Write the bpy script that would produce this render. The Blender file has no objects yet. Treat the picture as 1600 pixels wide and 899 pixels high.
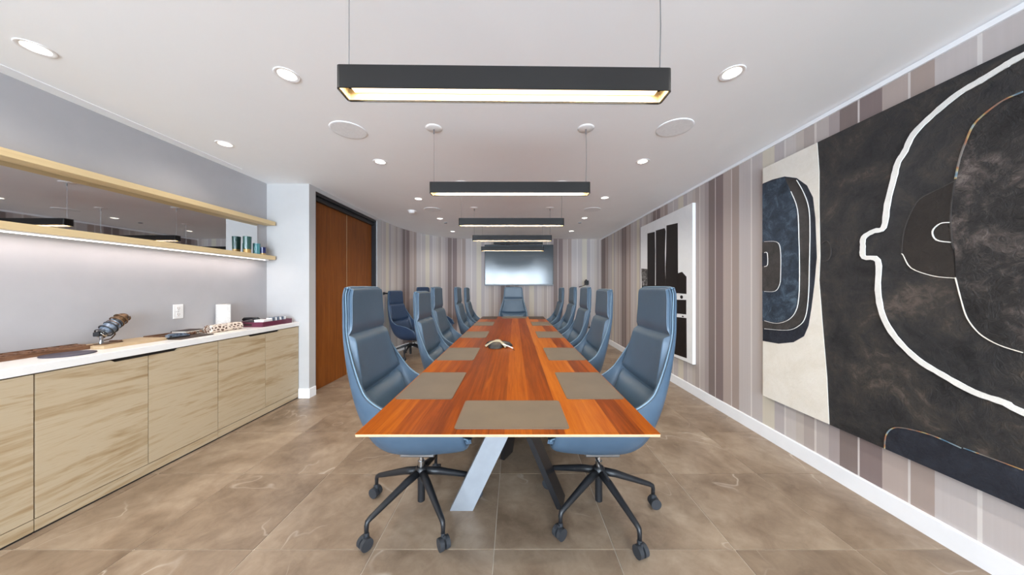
import bpy, bmesh, math, random
from mathutils import Vector, Matrix
random.seed(7)
R = math.radians
PI = math.pi
scene = bpy.context.scene
C = scene.collection

# ------------------------------------------------------------------ camera, world, exposure
F, VX, VY, EYE = 462.0, 803.5, 449.0, 1.31          # focal length in px, vanishing point, eye height
cam_d = bpy.data.cameras.new('camera'); cam = bpy.data.objects.new('camera', cam_d); C.objects.link(cam)
cam_d.sensor_width = 36.0; cam_d.lens = F / 1600 * 36.0
cam_d.shift_x = -(VX - 800) / 1600; cam_d.shift_y = (VY - 449.5) / 1600
cam_d.clip_start = 0.02
cam.location = (0, 0, EYE); cam.rotation_euler = (PI / 2, 0, 0)
scene.camera = cam

world = bpy.data.worlds.new('world'); scene.world = world; world.use_nodes = True
bgn = world.node_tree.nodes['Background']
bgn.inputs[0].default_value = (0.73, 0.865, 1.0, 1); bgn.inputs[1].default_value = 20.0

vs = scene.view_settings
vs.view_transform = 'Standard'; vs.look = 'None'; vs.gamma = 1.0; vs.use_curve_mapping = False
vs.exposure = 0.62
scene.cycles.diffuse_bounces = 10; scene.cycles.max_bounces = 14

SPOT_W, PEND_W, LED_W = 22.0, 6.0, 4.0
WARM = (1.0, 0.95, 0.88)

# room measures
XL, XR, YB, YN, ZC = -2.93, 2.19, 7.5, -4.4, 2.535
XD, YE = -2.428, 3.50                                # door wall plane, end wall beside the cabinets

# portals at the rear windows let the daylight in
WIN = [(-2.45, -1.35), (-1.25, -0.15), (-0.05, 1.05), (1.15, 2.0)]
for a, b in WIN:
    ld = bpy.data.lights.new('window_portal', 'AREA'); ld.shape = 'RECTANGLE'; ld.size = b - a; ld.size_y = 2.42
    ld.cycles.is_portal = True
    lo = bpy.data.objects.new('window_portal', ld); C.objects.link(lo)
    lo.location = ((a + b) / 2, YN - 0.02, 1.27); lo.rotation_euler = (PI / 2, 0, 0)

# ------------------------------------------------------------------ materials
def lin(c):
    def f(v):
        v /= 255.0
        return v / 12.92 if v <= 0.04045 else ((v + 0.055) / 1.055) ** 2.4
    return (f(c[0]), f(c[1]), f(c[2]), 1.0)

class NT:
    def __init__(s, name):
        s.m = bpy.data.materials.new(name); s.m.use_nodes = True
        s.t = s.m.node_tree; s.b = s.t.nodes['Principled BSDF']
    def n(s, typ, **kw):
        nd = s.t.nodes.new(typ)
        for k, v in kw.items(): setattr(nd, k, v)
        return nd
    def l(s, a, b): s.t.links.new(a, b)
    def val(s, nd, i, v): nd.inputs[i].default_value = v; return nd
    def math(s, op, a, b=None):
        nd = s.n('ShaderNodeMath', operation=op)
        for i, v in enumerate((a, b)):
            if v is None: continue
            if isinstance(v, (int, float)): nd.inputs[i].default_value = v
            else: s.l(v, nd.inputs[i])
        return nd.outputs[0]
    def ramp(s, fac, stops, interp='LINEAR'):
        nd = s.n('ShaderNodeValToRGB'); cr = nd.color_ramp; cr.interpolation = interp
        while len(cr.elements) < len(stops): cr.elements.new(0.5)
        for e, (p, c) in zip(cr.elements, stops):
            e.position = p; e.color = c if len(c) == 4 else lin(c)
        s.l(fac, nd.inputs[0]); return nd.outputs[0]
    def mix(s, fac, a, b, mode='MIX'):
        nd = s.n('ShaderNodeMix', data_type='RGBA', blend_type=mode)
        for i, v in ((0, fac), (6, a), (7, b)):
            if isinstance(v, (int, float)): nd.inputs[i].default_value = v
            elif isinstance(v, tuple): nd.inputs[i].default_value = v if len(v) == 4 else lin(v)
            else: s.l(v, nd.inputs[i])
        return nd.outputs[2]
    def noise(s, vec, scale, detail=4, rough=0.55, dist=0.0):
        nd = s.n('ShaderNodeTexNoise'); nd.inputs['Scale'].default_value = scale
        nd.inputs['Detail'].default_value = detail; nd.inputs['Roughness'].default_value = rough
        nd.inputs['Distortion'].default_value = dist
        s.l(vec, nd.inputs['Vector']); return nd.outputs['Fac']
    def coord(s, scale=(1, 1, 1), world=False, rand=False):
        if world: src = s.n('ShaderNodeNewGeometry').outputs['Position']
        else: src = s.n('ShaderNodeTexCoord').outputs['Object']
        if rand:
            oi = s.n('ShaderNodeObjectInfo')
            m1 = s.n('ShaderNodeVectorMath', operation='SCALE'); m1.inputs[0].default_value = (37.0, 53.0, 71.0)
            s.l(oi.outputs['Random'], m1.inputs['Scale'])
            ad = s.n('ShaderNodeVectorMath', operation='ADD'); s.l(src, ad.inputs[0]); s.l(m1.outputs[0], ad.inputs[1]); src = ad.outputs[0]
        mp = s.n('ShaderNodeMapping'); mp.inputs['Scale'].default_value = scale
        s.l(src, mp.inputs['Vector']); return mp.outputs[0]
    def bump(s, h, strength=0.2, dist=0.01):
        nd = s.n('ShaderNodeBump'); nd.inputs['Strength'].default_value = strength; nd.inputs['Distance'].default_value = dist
        s.l(h, nd.inputs['Height']); s.l(nd.outputs[0], s.b.inputs['Normal'])
    def color(s, c):
        if isinstance(c, tuple): s.b.inputs['Base Color'].default_value = c if len(c) == 4 else lin(c)
        else: s.l(c, s.b.inputs['Base Color'])
    def set(s, rough=0.5, metal=0.0, spec=0.5):
        s.b.inputs['Roughness'].default_value = rough; s.b.inputs['Metallic'].default_value = metal
        s.b.inputs['Specular IOR Level'].default_value = spec; return s.m

def plain(name, c, rough=0.5, metal=0.0, spec=0.5, var=0.06, scale=6.0):
    k = NT(name); v = k.noise(k.coord(), scale)
    lo = tuple(max(0, x * (1 - var)) for x in c); hi = tuple(min(255, x * (1 + var)) for x in c)
    k.color(k.ramp(v, [(0.3, lo), (0.7, hi)])); return k.set(rough, metal, spec)

def wood(name, stops, stretch, scale=3.0, rough=0.4, spec=0.4, world=False, rand=True, fine=0.25, dist=1.2):
    k = NT(name); co = k.coord(stretch, world, rand)
    big = k.noise(co, scale, 5, 0.6, dist); fin = k.noise(co, scale * 9, 3, 0.6, 0.3)
    f = k.math('ADD', k.math('MULTIPLY', big, 1 - fine), k.math('MULTIPLY', fin, fine))
    k.color(k.ramp(f, stops)); k.bump(fin, 0.05, 0.002); return k.set(rough, 0, spec)

def emit(name, c, strength):
    k = NT(name); k.color((0.8, 0.8, 0.8, 1)); k.b.inputs['Emission Color'].default_value = (*c, 1)
    k.b.inputs['Emission Strength'].default_value = strength; return k.set(0.5)

M = {}
M['white_paint'] = plain('white_paint', (190, 188, 187), 0.6, var=0.01)
M['ceiling_paint'] = plain('ceiling_paint', (250, 251, 252), 0.7, var=0.008, scale=2)
M['grey_paint'] = plain('grey_paint', (175, 173, 175), 0.6, var=0.012)
M['white_gloss'] = plain('white_gloss', (244, 245, 248), 0.35, var=0.01)
M['counter_white'] = plain('counter_white', (240, 238, 236), 0.25, var=0.01)
M['plastic_white'] = plain('plastic_white', (240, 238, 236), 0.4, var=0.01)
M['speaker_grille'] = plain('speaker_grille', (238, 239, 240), 0.8, var=0.02, scale=60)
M['black_metal'] = plain('black_metal', (30, 31, 34), 0.42, 0.0, 0.5, var=0.08)
M['black_paint'] = plain('black_paint', (24, 24, 27), 0.35, 0.0, 0.5)
M['pendant_black'] = plain('pendant_black', (26, 24, 23), 0.36, 0.0, 0.3)
M['rubber'] = plain('rubber', (46, 48, 52), 0.55)
M['chrome'] = plain('chrome', (205, 207, 210), 0.15, 1.0, var=0.02)
M['steel'] = plain('steel', (150, 152, 156), 0.3, 1.0, var=0.04)
M['silver_paint'] = plain('silver_paint', (150, 154, 160), 0.45, 0.25, var=0.02, scale=20)
M['brass_glow'] = plain('brass_glow', (196, 176, 138), 0.4, 0.2)
M['dark_inside'] = plain('dark_inside', (38, 32, 27), 0.8)
M['tv_black'] = plain('tv_black', (14, 15, 18), 0.3)

# oak laminate: grain runs along Y (cabinet fronts, shelves)
OAK = [(0.30, (146, 118, 82)), (0.42, (173, 151, 119)), (0.50, (187, 169, 141)), (0.57, (189, 172, 145)), (0.65, (174, 152, 120)), (0.74, (150, 121, 86))]
M['oak'] = wood('oak', OAK, (1, 0.3, 3.6), 2.6, 0.5)
M['oak_shelf'] = wood('oak_shelf', [(0.3, (208, 180, 134)), (0.5, (222, 196, 150)), (0.7, (214, 188, 142))], (6, 0.3, 6), 2.4, 0.5)
M['door_wood'] = wood('door_wood', [(0.25, (104, 54, 16)), (0.5, (134, 74, 24)), (0.75, (154, 94, 36))], (7, 7, 0.5), 2.2, 0.45, 0.3)
k = NT('table_wood'); co = k.coord((1, 1, 1))
sx = k.n('ShaderNodeSeparateXYZ'); k.l(co, sx.inputs[0])
plank = k.n('ShaderNodeTexVoronoi', voronoi_dimensions='1D'); plank.inputs['Scale'].default_value = 9.0
k.l(sx.outputs['X'], plank.inputs['W'])
pr = k.n('ShaderNodeSeparateColor'); k.l(plank.outputs['Color'], pr.inputs[0])
mp = k.n('ShaderNodeMapping'); mp.inputs['Scale'].default_value = (16, 0.55, 4); k.l(co, mp.inputs[0])
g1 = k.noise(mp.outputs[0], 2.0, 6, 0.62, 1.0); g2 = k.noise(mp.outputs[0], 14.0, 3, 0.6)
f = k.math('ADD', k.math('ADD', k.math('MULTIPLY', g1, 0.55), k.math('MULTIPLY', g2, 0.17)), k.math('MULTIPLY', pr.outputs[0], 0.30))
k.color(k.ramp(f, [(0.25, (84, 34, 6)), (0.42, (124, 56, 8)), (0.56, (150, 76, 12)), (0.75, (176, 102, 28))]))
k.bump(g2, 0.03, 0.001); M['table_wood'] = k.set(0.30, 0, 0.06)
M['table_edge'] = plain('table_edge', (204, 164, 130), 0.4, var=0.05, scale=30)
M['carved_wood'] = wood('carved_wood', [(0.3, (74, 48, 34)), (0.5, (112, 78, 56)), (0.7, (140, 104, 78))], (6, 1.0, 6), 6, 0.5)
M['pale_board'] = wood('pale_board', [(0.3, (176, 150, 116)), (0.7, (198, 174, 140))], (6, 0.5, 6), 3, 0.5)

# leather
def leather(name, lo, hi, rough=0.42):
    k = NT(name); co = k.coord()
    v = k.noise(co, 5, 3); fine = k.noise(co, 420, 2)
    k.color(k.ramp(v, [(0.3, lo), (0.7, hi)])); k.bump(fine, 0.05, 0.0006)
    return k.set(rough, 0, 0.5)
M['leather'] = leather('leather', (63, 83, 102), (71, 91, 110))
M['leather_navy'] = leather('leather_navy', (42, 60, 86), (50, 68, 94))
M['mat_leather'] = leather('mat_leather', (92, 80, 65), (101, 88, 72), 0.5)
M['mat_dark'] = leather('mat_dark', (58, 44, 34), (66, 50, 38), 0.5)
M['piping'] = leather('piping', (96, 122, 142), (104, 130, 150), 0.4)

# stone tile
k = NT('stone_tile'); co = k.coord((1, 1, 1), True, True)
a = k.noise(co, 1.6, 6, 0.62, 0.8); b2 = k.noise(co, 9, 5, 0.65, 0.5)
f = k.math('ADD', k.math('MULTIPLY', a, 0.65), k.math('MULTIPLY', b2, 0.35))
base = k.ramp(f, [(0.36, (116, 97, 79)), (0.5, (144, 124, 104)), (0.64, (168, 149, 128))])
vn = k.noise(co, 1.5, 3, 0.5, 0.6); vein = k.math('ABSOLUTE', k.math('SUBTRACT', vn, 0.5))
vm = k.ramp(vein, [(0.0, (1, 1, 1, 1)), (0.007, (0, 0, 0, 1))])
sp = k.ramp(k.noise(co, 2.3, 2), [(0.50, (0, 0, 0, 1)), (0.66, (1, 1, 1, 1))])
vf = k.math('MULTIPLY', k.math('MULTIPLY', vm, sp), 0.45)
k.color(k.mix(vf, base, (226, 214, 200))); k.bump(b2, 0.04, 0.003); M['tile'] = k.set(0.34, 0, 0.45)
M['grout'] = plain('grout', (196, 184, 168), 0.85)

# striped wallpaper, one repeat 1.34 m wide, driven by the distance along the wall
k = NT('striped_wallpaper'); uv = k.n('ShaderNodeUVMap'); sxy = k.n('ShaderNodeSeparateXYZ'); k.l(uv.outputs[0], sxy.inputs[0])
fr = k.math('FRACT', k.math('DIVIDE', sxy.outputs[0], 1.34))
D1, D2, LN = (128, 114, 110), (132, 116, 114), (216, 208, 204)
S = [(0, D1), (0.10, LN), (0.112, D2), (0.23, (180, 165, 158)), (0.345, LN), (0.355, (168, 152, 144)), (0.45, (196, 188, 186)),
     (0.59, (222, 216, 212)), (0.605, (194, 186, 184)), (0.72, (212, 204, 188)), (0.84, (186, 178, 178)), (0.93, (216, 210, 206)), (0.945, (202, 194, 190)),
     (1.03, (196, 186, 178)), (1.09, (178, 166, 160)), (1.17, (216, 208, 202)), (1.185, (188, 178, 174)), (1.27, (170, 158, 156))]
col = k.ramp(fr, [(p / 1.34, c) for p, c in S], 'CONSTANT')
wv = k.n('ShaderNodeMapping'); wv.inputs['Scale'].default_value = (60, 0.3, 1); k.l(uv.outputs[0], wv.inputs[0])
fine = k.noise(wv.outputs[0], 1.0, 2)
k.color(k.mix(k.math('MULTIPLY', fine, 0.22), col, (150, 138, 134))); M['wallpaper'] = k.set(0.6, 0, 0.3)

# mirrors, screen, glass
k = NT('tinted_mirror'); k.color((0.68, 0.68, 0.68, 1)); M['mirror'] = k.set(0.02, 1.0)
k = NT('tv_screen'); k.color(lin((50, 62, 70))); k.b.inputs['IOR'].default_value = 1.72; M['screen'] = k.set(0.15, 0, 0.5)
k = NT('window_glass')
tr = k.n('ShaderNodeBsdfTransparent'); gl = k.n('ShaderNodeBsdfGlossy'); gl.inputs['Roughness'].default_value = 0.02
fz = k.n('ShaderNodeFresnel'); mx = k.n('ShaderNodeMixShader'); k.l(fz.outputs[0], mx.inputs[0]); k.l(tr.outputs[0], mx.inputs[1]); k.l(gl.outputs[0], mx.inputs[2])
k.l(mx.outputs[0], k.t.nodes['Material Output'].inputs[0]); M['glass'] = k.m
def tinted_glass(name, c):
    k = NT(name); k.color(c); k.b.inputs['Transmission Weight'].default_value = 0.35; return k.set(0.12, 0, 0.5)
M['tumbler_green'] = tinted_glass('tumbler_green', (58, 96, 90)); M['tumbler_teal'] = tinted_glass('tumbler_teal', (96, 158, 164))
M['tumbler_navy'] = tinted_glass('tumbler_navy', (48, 52, 104)); M['tumbler_gold'] = plain('tumbler_gold', (178, 140, 82), 0.35, 0.3)
M['lamp_glow'] = emit('lamp_glow', (1.0, 0.92, 0.74), 3.0)
M['diffuser'] = emit('diffuser', (1.0, 0.86, 0.62), 0.85)
M['led'] = emit('led', (1.0, 0.95, 0.88), 2.5)

# paintings
def paint(name, stops, scale=5.0, bump=0.6, rough=0.5):
    k = NT(name); co = k.coord((1, 1, 1), True)
    a = k.noise(co, scale, 7, 0.68, 0.9); b = k.noise(co, scale * 6, 5, 0.7, 1.6)
    k.color(k.ramp(k.math('ADD', k.math('MULTIPLY', a, 0.75), k.math('MULTIPLY', b, 0.25)), stops)); k.bump(b, bump, 0.006)
    return k.set(rough, 0, 0.35)
M['paint_char'] = paint('paint_char', [(0.36, (34, 34, 36)), (0.48, (50, 49, 50)), (0.56, (62, 58, 55)), (0.64, (92, 82, 76))], 3.2, 1.0)
M['paint_char2'] = paint('paint_char2', [(0.36, (30, 29, 30)), (0.50, (48, 46, 46)), (0.57, (78, 71, 68)), (0.64, (116, 106, 102))], 4.5, 1.2)
M['paint_lobe'] = paint('paint_lobe', [(0.35, (36, 33, 32)), (0.6, (52, 47, 44)), (0.75, (72, 64, 60))], 4.0)
M['paint_blue'] = paint('paint_blue', [(0.34, (30, 36, 46)), (0.5, (52, 64, 78)), (0.64, (86, 104, 120)), (0.76, (120, 136, 148))], 9.0)
M['paint_navy'] = paint('paint_navy', [(0.35, (28, 30, 38)), (0.6, (46, 50, 60)), (0.75, (72, 78, 90))], 7.0)
M['paint_grey'] = paint('paint_grey', [(0.35, (50, 48, 47)), (0.6, (74, 70, 68))], 7.0)
M['paint_cream'] = paint('paint_cream', [(0.3, (222, 214, 200)), (0.6, (236, 230, 220))], 4.0, 0.35)
M['paint_white'] = paint('paint_white', [(0.3, (226, 224, 218)), (0.7, (244, 242, 238))], 12.0, 0.5)
M['canvas_white'] = paint('canvas_white', [(0.3, (232, 232, 232)), (0.7, (242, 242, 242))], 5.0, 0.15)
M['paint_ink'] = paint('paint_ink', [(0.3, (14, 10, 9)), (0.7, (30, 20, 17))], 6.0, 0.5, 0.4)
M['paint_smudge'] = paint('paint_smudge', [(0.42, (24, 20, 20)), (0.55, (120, 116, 114)), (0.62, (226, 224, 222))], 16.0, 0.2)
k = NT('paint_rainbow'); co = k.coord((1, 1, 1), True); nn = k.noise(co, 9, 2)
k.color(k.ramp(nn, [(0.40, (76, 110, 134)), (0.46, (140, 152, 154)), (0.5, (170, 150, 100)), (0.54, (160, 104, 74)), (0.60, (120, 114, 108))])); M['paint_rainbow'] = k.set(0.5)

# ------------------------------------------------------------------ mesh helpers
def link(name, me, m=None, parent=None, loc=None, rot=None, smooth=False):
    o = bpy.data.objects.new(name, me); C.objects.link(o)
    if m is not None and not me.materials: me.materials.append(M[m] if isinstance(m, str) else m)
    if parent: o.parent = parent
    if loc is not None: o.location = loc
    if rot is not None: o.rotation_euler = rot
    if smooth:
        me.polygons.foreach_set('use_smooth', [True] * len(me.polygons))
    return o
def obj(name, bm, m, parent=None, loc=None, rot=None, smooth=False, sharp=None):
    bmesh.ops.recalc_face_normals(bm, faces=bm.faces)
    me = bpy.data.meshes.new(name); bm.to_mesh(me); bm.free()
    o = link(name, me, m, parent, loc, rot, smooth)
    if smooth and sharp: me.set_sharp_from_angle(angle=R(sharp))
    return o
def bx(bm, x0, x1, y0, y1, z0, z1, bev=0.0, seg=1):
    r = bmesh.ops.create_cube(bm, size=1.0)
    for v in r['verts']:
        v.co = Vector((x0 + (v.co.x + .5) * (x1 - x0), y0 + (v.co.y + .5) * (y1 - y0), z0 + (v.co.z + .5) * (z1 - z0)))
    if bev:
        es = list({e for v in r['verts'] for e in v.link_edges})
        bmesh.ops.bevel(bm, geom=es, offset=bev, segments=seg, affect='EDGES', profile=0.5)
    return bm
def box(name, m, x0, x1, y0, y1, z0, z1, parent=None, bev=0.0, seg=1):
    """a box whose own origin is the middle of its base"""
    cx, cy = (x0 + x1) / 2, (y0 + y1) / 2
    bm = bx(bmesh.new(), x0 - cx, x1 - cx, y0 - cy, y1 - cy, 0, z1 - z0, bev, seg)
    return obj(name, bm, m, parent, (cx, cy, z0))
def cyl(bm, c, r, h, seg=32, r2=None, axis='Z'):
    rr = bmesh.ops.create_cone(bm, cap_ends=True, segments=seg, radius1=r, radius2=r if r2 is None else r2, depth=h)
    mt = Matrix.Translation((0, 0, h / 2))
    if axis == 'Y': mt = Matrix.Rotation(-PI / 2, 4, 'X') @ mt
    if axis == 'X': mt = Matrix.Rotation(PI / 2, 4, 'Y') @ mt
    bmesh.ops.transform(bm, matrix=Matrix.Translation(c) @ mt, verts=rr['verts']); return bm
def lathe(bm, prof, seg=32, c=(0, 0, 0)):
    rings = []
    for r, z in prof:
        rings.append([bm.verts.new((c[0] + max(r, 1e-4) * math.cos(2 * PI * i / seg), c[1] + max(r, 1e-4) * math.sin(2 * PI * i / seg), c[2] + z)) for i in range(seg)])
    for a, b in zip(rings, rings[1:]):
        for i in range(seg): bm.faces.new((a[i], a[(i + 1) % seg], b[(i + 1) % seg], b[i]))
    return bm
def tube(bm, pts, rad, seg=10, cap=True):
    pts = [Vector(p) for p in pts]; n = len(pts)
    rads = rad if isinstance(rad, (list, tuple)) else [rad] * n
    rings = []; ref = None
    for i, p in enumerate(pts):
        d = ((pts[min(i + 1, n - 1)] - p).normalized() + (p - pts[max(i - 1, 0)]).normalized())
        d = d.normalized() if d.length > 1e-6 else Vector((0, 0, 1))
        if ref is None: ref = Vector((0, 0, 1)) if abs(d.z) < 0.9 else Vector((1, 0, 0))
        u = d.cross(ref); u = u.normalized() if u.length > 1e-6 else d.orthogonal().normalized()
        w = u.cross(d).normalized(); ref = w
        rings.append([bm.verts.new(p + (u * math.cos(2 * PI * k / seg) + w * math.sin(2 * PI * k / seg)) * rads[i]) for k in range(seg)])
    for a, b in zip(rings, rings[1:]):
        for k in range(seg): bm.faces.new((a[k], a[(k + 1) % seg], b[(k + 1) % seg], b[k]))
    if cap: bm.faces.new(rings[0]); bm.faces.new(list(reversed(rings[-1])))
    return bm
def prism(bm, pts, fn, d0, d1):
    """polygon pts (a, b) carried by fn(a, b, d) between depths d0 and d1"""
    a = [bm.verts.new(fn(p[0], p[1], d0)) for p in pts]; b = [bm.verts.new(fn(p[0], p[1], d1)) for p in pts]
    bm.faces.new(a); bm.faces.new(list(reversed(b)))
    n = len(pts)
    for i in range(n): bm.faces.new((a[i], b[i], b[(i + 1) % n], a[(i + 1) % n]))
    return bm
def bar(bm, p0, p1, wdir, w, t, top=None):
    """a flat bar from p0 to p1, width w along wdir, thickness t, ends cut horizontally"""
    p0, p1, wd = Vector(p0), Vector(p1), Vector(wdir).normalized()
    td = Vector((-wd.y, wd.x, 0))
    q = [[bm.verts.new(p + wd * (sw * (w if p is p0 or top is None else top) / 2) + td * (st * t / 2)) for sw, st in ((-1, -1), (1, -1), (1, 1), (-1, 1))] for p in (p0, p1)]
    bm.faces.new(q[0]); bm.faces.new(list(reversed(q[1])))
    for i in range(4): bm.faces.new((q[0][i], q[1][i], q[1][(i + 1) % 4], q[0][(i + 1) % 4]))
    return bm
def tag(o, label, cat, group=None, kind=None):
    o['label'] = label; o['category'] = cat
    if group: o['group'] = group
    if kind: o['kind'] = kind
    return o
def struct(o, label, cat): return tag(o, label, cat, None, 'structure')
def thing(name, label, cat, loc=(0, 0, 0), rz=0.0, group=None):
    o = bpy.data.objects.new(name, None); C.objects.link(o); o.location = loc; o.rotation_euler = (0, 0, rz)
    o.empty_display_size = 0.05
    return tag(o, label, cat, group)
def copy_tree(o, parent=None):
    c = o.copy(); C.objects.link(c); c.parent = parent
    for ch in list(o.children): copy_tree(ch, c)
    return c

# ------------------------------------------------------------------ floor with separate tiles
floor = struct(box('floor', 'grout', -3.1, 2.35, YN - 0.1, YB + 0.1, -0.12, -0.003), 'taupe stone tile floor with pale thin joints', 'floor')
fz0 = floor.location.copy()
T, GX, GY = 0.6, -0.10, 1.475
shared = None
i0 = math.floor((XL - GX) / T); i1 = math.ceil((XR - GX) / T); j0 = math.floor((YN - GY) / T); j1 = math.ceil((YB - GY) / T)
for i in range(i0, i1):
    for j in range(j0, j1):
        x0, x1 = max(GX + i * T, XL - 0.01), min(GX + (i + 1) * T, XR + 0.01)
        y0, y1 = max(GY + j * T, YN - 0.01), min(GY + (j + 1) * T, YB + 0.01)
        if x1 - x0 < 0.02 or y1 - y0 < 0.02: continue
        g = 0.0022; full = (x1 - x0 > T - 1e-4) and (y1 - y0 > T - 1e-4)
        cx, cy = (x0 + x1) / 2, (y0 + y1) / 2
        if full and shared: me = shared
        else:
            bm = bx(bmesh.new(), x0 - cx + g, x1 - cx - g, y0 - cy + g, y1 - cy - g, -0.012, 0, 0.0008)
            me = bpy.data.meshes.new('tile'); bm.to_mesh(me); bm.free()
            if full: shared = me
        t = link('tile', me, 'tile', floor, (cx - fz0.x, cy - fz0.y, -fz0.z))

# ------------------------------------------------------------------ ceiling with real holes for the downlights
DL = [(-1.31, 1.705), (1.245, 1.69), (-1.31, 2.89), (1.25, 2.88), (-1.33, 4.10), (1.24, 4.05), (-1.33, 5.28), (1.244, 5.24), (-1.35, 6.49), (1.247, 6.45),
      (-2.45, 1.515), (-2.475, 2.53), (-1.31, 0.52), (1.245, 0.51), (-2.45, 0.5), (-1.31, -0.67), (1.245, -0.67), (-1.31, -1.86), (1.245, -1.86), (-1.31, -3.05), (1.245, -3.05)]
bm = bx(bmesh.new(), -3.1, 2.35, YN - 0.1, YB + 0.1, ZC, ZC + 0.14)
ceil = obj('ceiling', bm, 'ceiling_paint')
bm = bmesh.new()
for x, y in DL: cyl(bm, (x, y, ZC - 0.05), 0.050, 0.14, 32)
cut = obj('cutter', bm, 'ceiling_paint')
md = ceil.modifiers.new('holes', 'BOOLEAN'); md.object = cut; md.operation = 'DIFFERENCE'; md.solver = 'EXACT'
dg = bpy.context.evaluated_depsgraph_get()
me = bpy.data.meshes.new_from_object(ceil.evaluated_get(dg)); ceil.modifiers.clear(); ceil.data = me
bpy.data.objects.remove(cut)
struct(ceil, 'smooth white ceiling with round light openings', 'ceiling')

# ------------------------------------------------------------------ walls
def path_wall(name, pts, u0, m, th=0.1, z1=ZC):
    """vertical wall through pts (left to right as seen from the room), thickness behind; UV x = metres along"""
    bm = bmesh.new(); uvl = bm.loops.layers.uv.new('UVMap')
    us = [u0]
    for a, b in zip(pts, pts[1:]): us.append(us[-1] + math.dist(a, b))
    nrm = []
    for i in range(len(pts)):
        a, b = pts[max(i - 1, 0)], pts[min(i + 1, len(pts) - 1)]
        d = Vector((b[0] - a[0], b[1] - a[1])).normalized(); nrm.append((-d.y, d.x))
    fr = [[bm.verts.new((p[0], p[1], z)) for z in (0, z1)] for p in pts]
    bk = [[bm.verts.new((p[0] + n[0] * th, p[1] + n[1] * th, z)) for z in (0, z1)] for p, n in zip(pts, nrm)]
    for i in range(len(pts) - 1):
        for L in (fr, bk):
            f = bm.faces.new((L[i][0], L[i + 1][0], L[i + 1][1], L[i][1]))
            for lp, u, v in zip(f.loops, (us[i], us[i + 1], us[i + 1], us[i]), (0, 0, z1, z1)): lp[uvl].uv = (u, v)
        bm.faces.new((fr[i][1], fr[i + 1][1], bk[i + 1][1], bk[i][1])); bm.faces.new((fr[i][0], fr[i + 1][0], bk[i + 1][0], bk[i][0]))
    for e in (0, -1): bm.faces.new((fr[e][0], fr[e][1], bk[e][1], bk[e][0]))
    return obj(name, bm, m)
def smooth_path(p, n=6):
    out = []
    for i in range(len(p) - 1):
        a, b, c, d = p[max(i - 1, 0)], p[i], p[i + 1], p[min(i + 2, len(p) - 1)]
        for k in range(n):
            t = k / n
            out.append(tuple(0.5 * ((2 * b[q]) + (-a[q] + c[q]) * t + (2 * a[q] - 5 * b[q] + 4 * c[q] - d[q]) * t * t + (-a[q] + 3 * b[q] - 3 * c[q] + d[q]) * t ** 3) for q in (0, 1)))
    out.append(p[-1]); return out
curve = smooth_path([(XD, 5.40), (-2.40, 5.85), (-2.30, 6.32), (-2.10, 6.78), (-1.85, 7.12), (-1.52, 7.37), (-1.15, 7.49), (-0.8, YB)])
bpath = curve + [(XR + 0.0, YB)]
blen = sum(math.dist(a, b) for a, b in zip(bpath, bpath[1:]))
struct(path_wall('wall_back', bpath, -0.15 - blen, 'wallpaper'), 'striped wallpaper wall curving round to the screen', 'wall')
struct(path_wall('wall_right', [(XR, YB + 0.1), (XR, YN - 0.1)], -0.25, 'wallpaper'), 'long striped wallpaper wall behind the paintings', 'wall')
struct(box('wall_left', 'grey_paint', XL - 0.1, XL, YN - 0.1, YE, 0, ZC), 'grey painted wall above the cabinets', 'wall')
struct(box('wall_left_end', 'white_paint', XL - 0.1, XD, YE, 3.615, 0, ZC), 'white end wall beside the cabinets', 'wall')
bm = bx(bmesh.new(), XD - 0.16, XD, 5.235, 5.40, 0, ZC); bx(bm, XD - 0.16, XD, 3.615, 5.235, 2.487, ZC)
struct(obj('wall_left_far', bm, 'white_paint'), 'white wall surround of the double door', 'wall')
# rear wall with windows, behind the camera
bm = bx(bmesh.new(), XL, XR, YN - 0.1, YN, 0, 0.06); bx(bm, XL, XR, YN - 0.1, YN, 2.48, ZC)
xs = [XL] + [v for w in WIN for v in w] + [XR]
for a, b in zip(xs[0::2], xs[1::2]): bx(bm, a, b, YN - 0.1, YN, 0.06, 2.48)
struct(obj('wall_rear', bm, 'white_paint'), 'white wall with tall windows behind the viewer', 'wall')
for n, (a, b) in enumerate(WIN, 1):
    w = thing('window_%d' % n, ['left', 'centre left', 'centre right', 'right'][n - 1] + ' tall window in the rear wall', 'window', ((a + b) / 2, YN - 0.05, 0.06)); w['kind'] = 'structure'
    h = (b - a) / 2
    bm = bx(bmesh.new(), -h, -h + 0.05, -0.03, 0.03, 0, 2.42); bx(bm, h - 0.05, h, -0.03, 0.03, 0, 2.42); bx(bm, -h, h, -0.03, 0.03, 0, 0.05); bx(bm, -h, h, -0.03, 0.03, 2.37, 2.42)
    obj('window_frame', bm, 'black_paint', w)
    obj('pane', bx(bmesh.new(), -h + 0.05, h - 0.05, -0.004, 0.004, 0.05, 2.37), 'glass', w)

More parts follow.
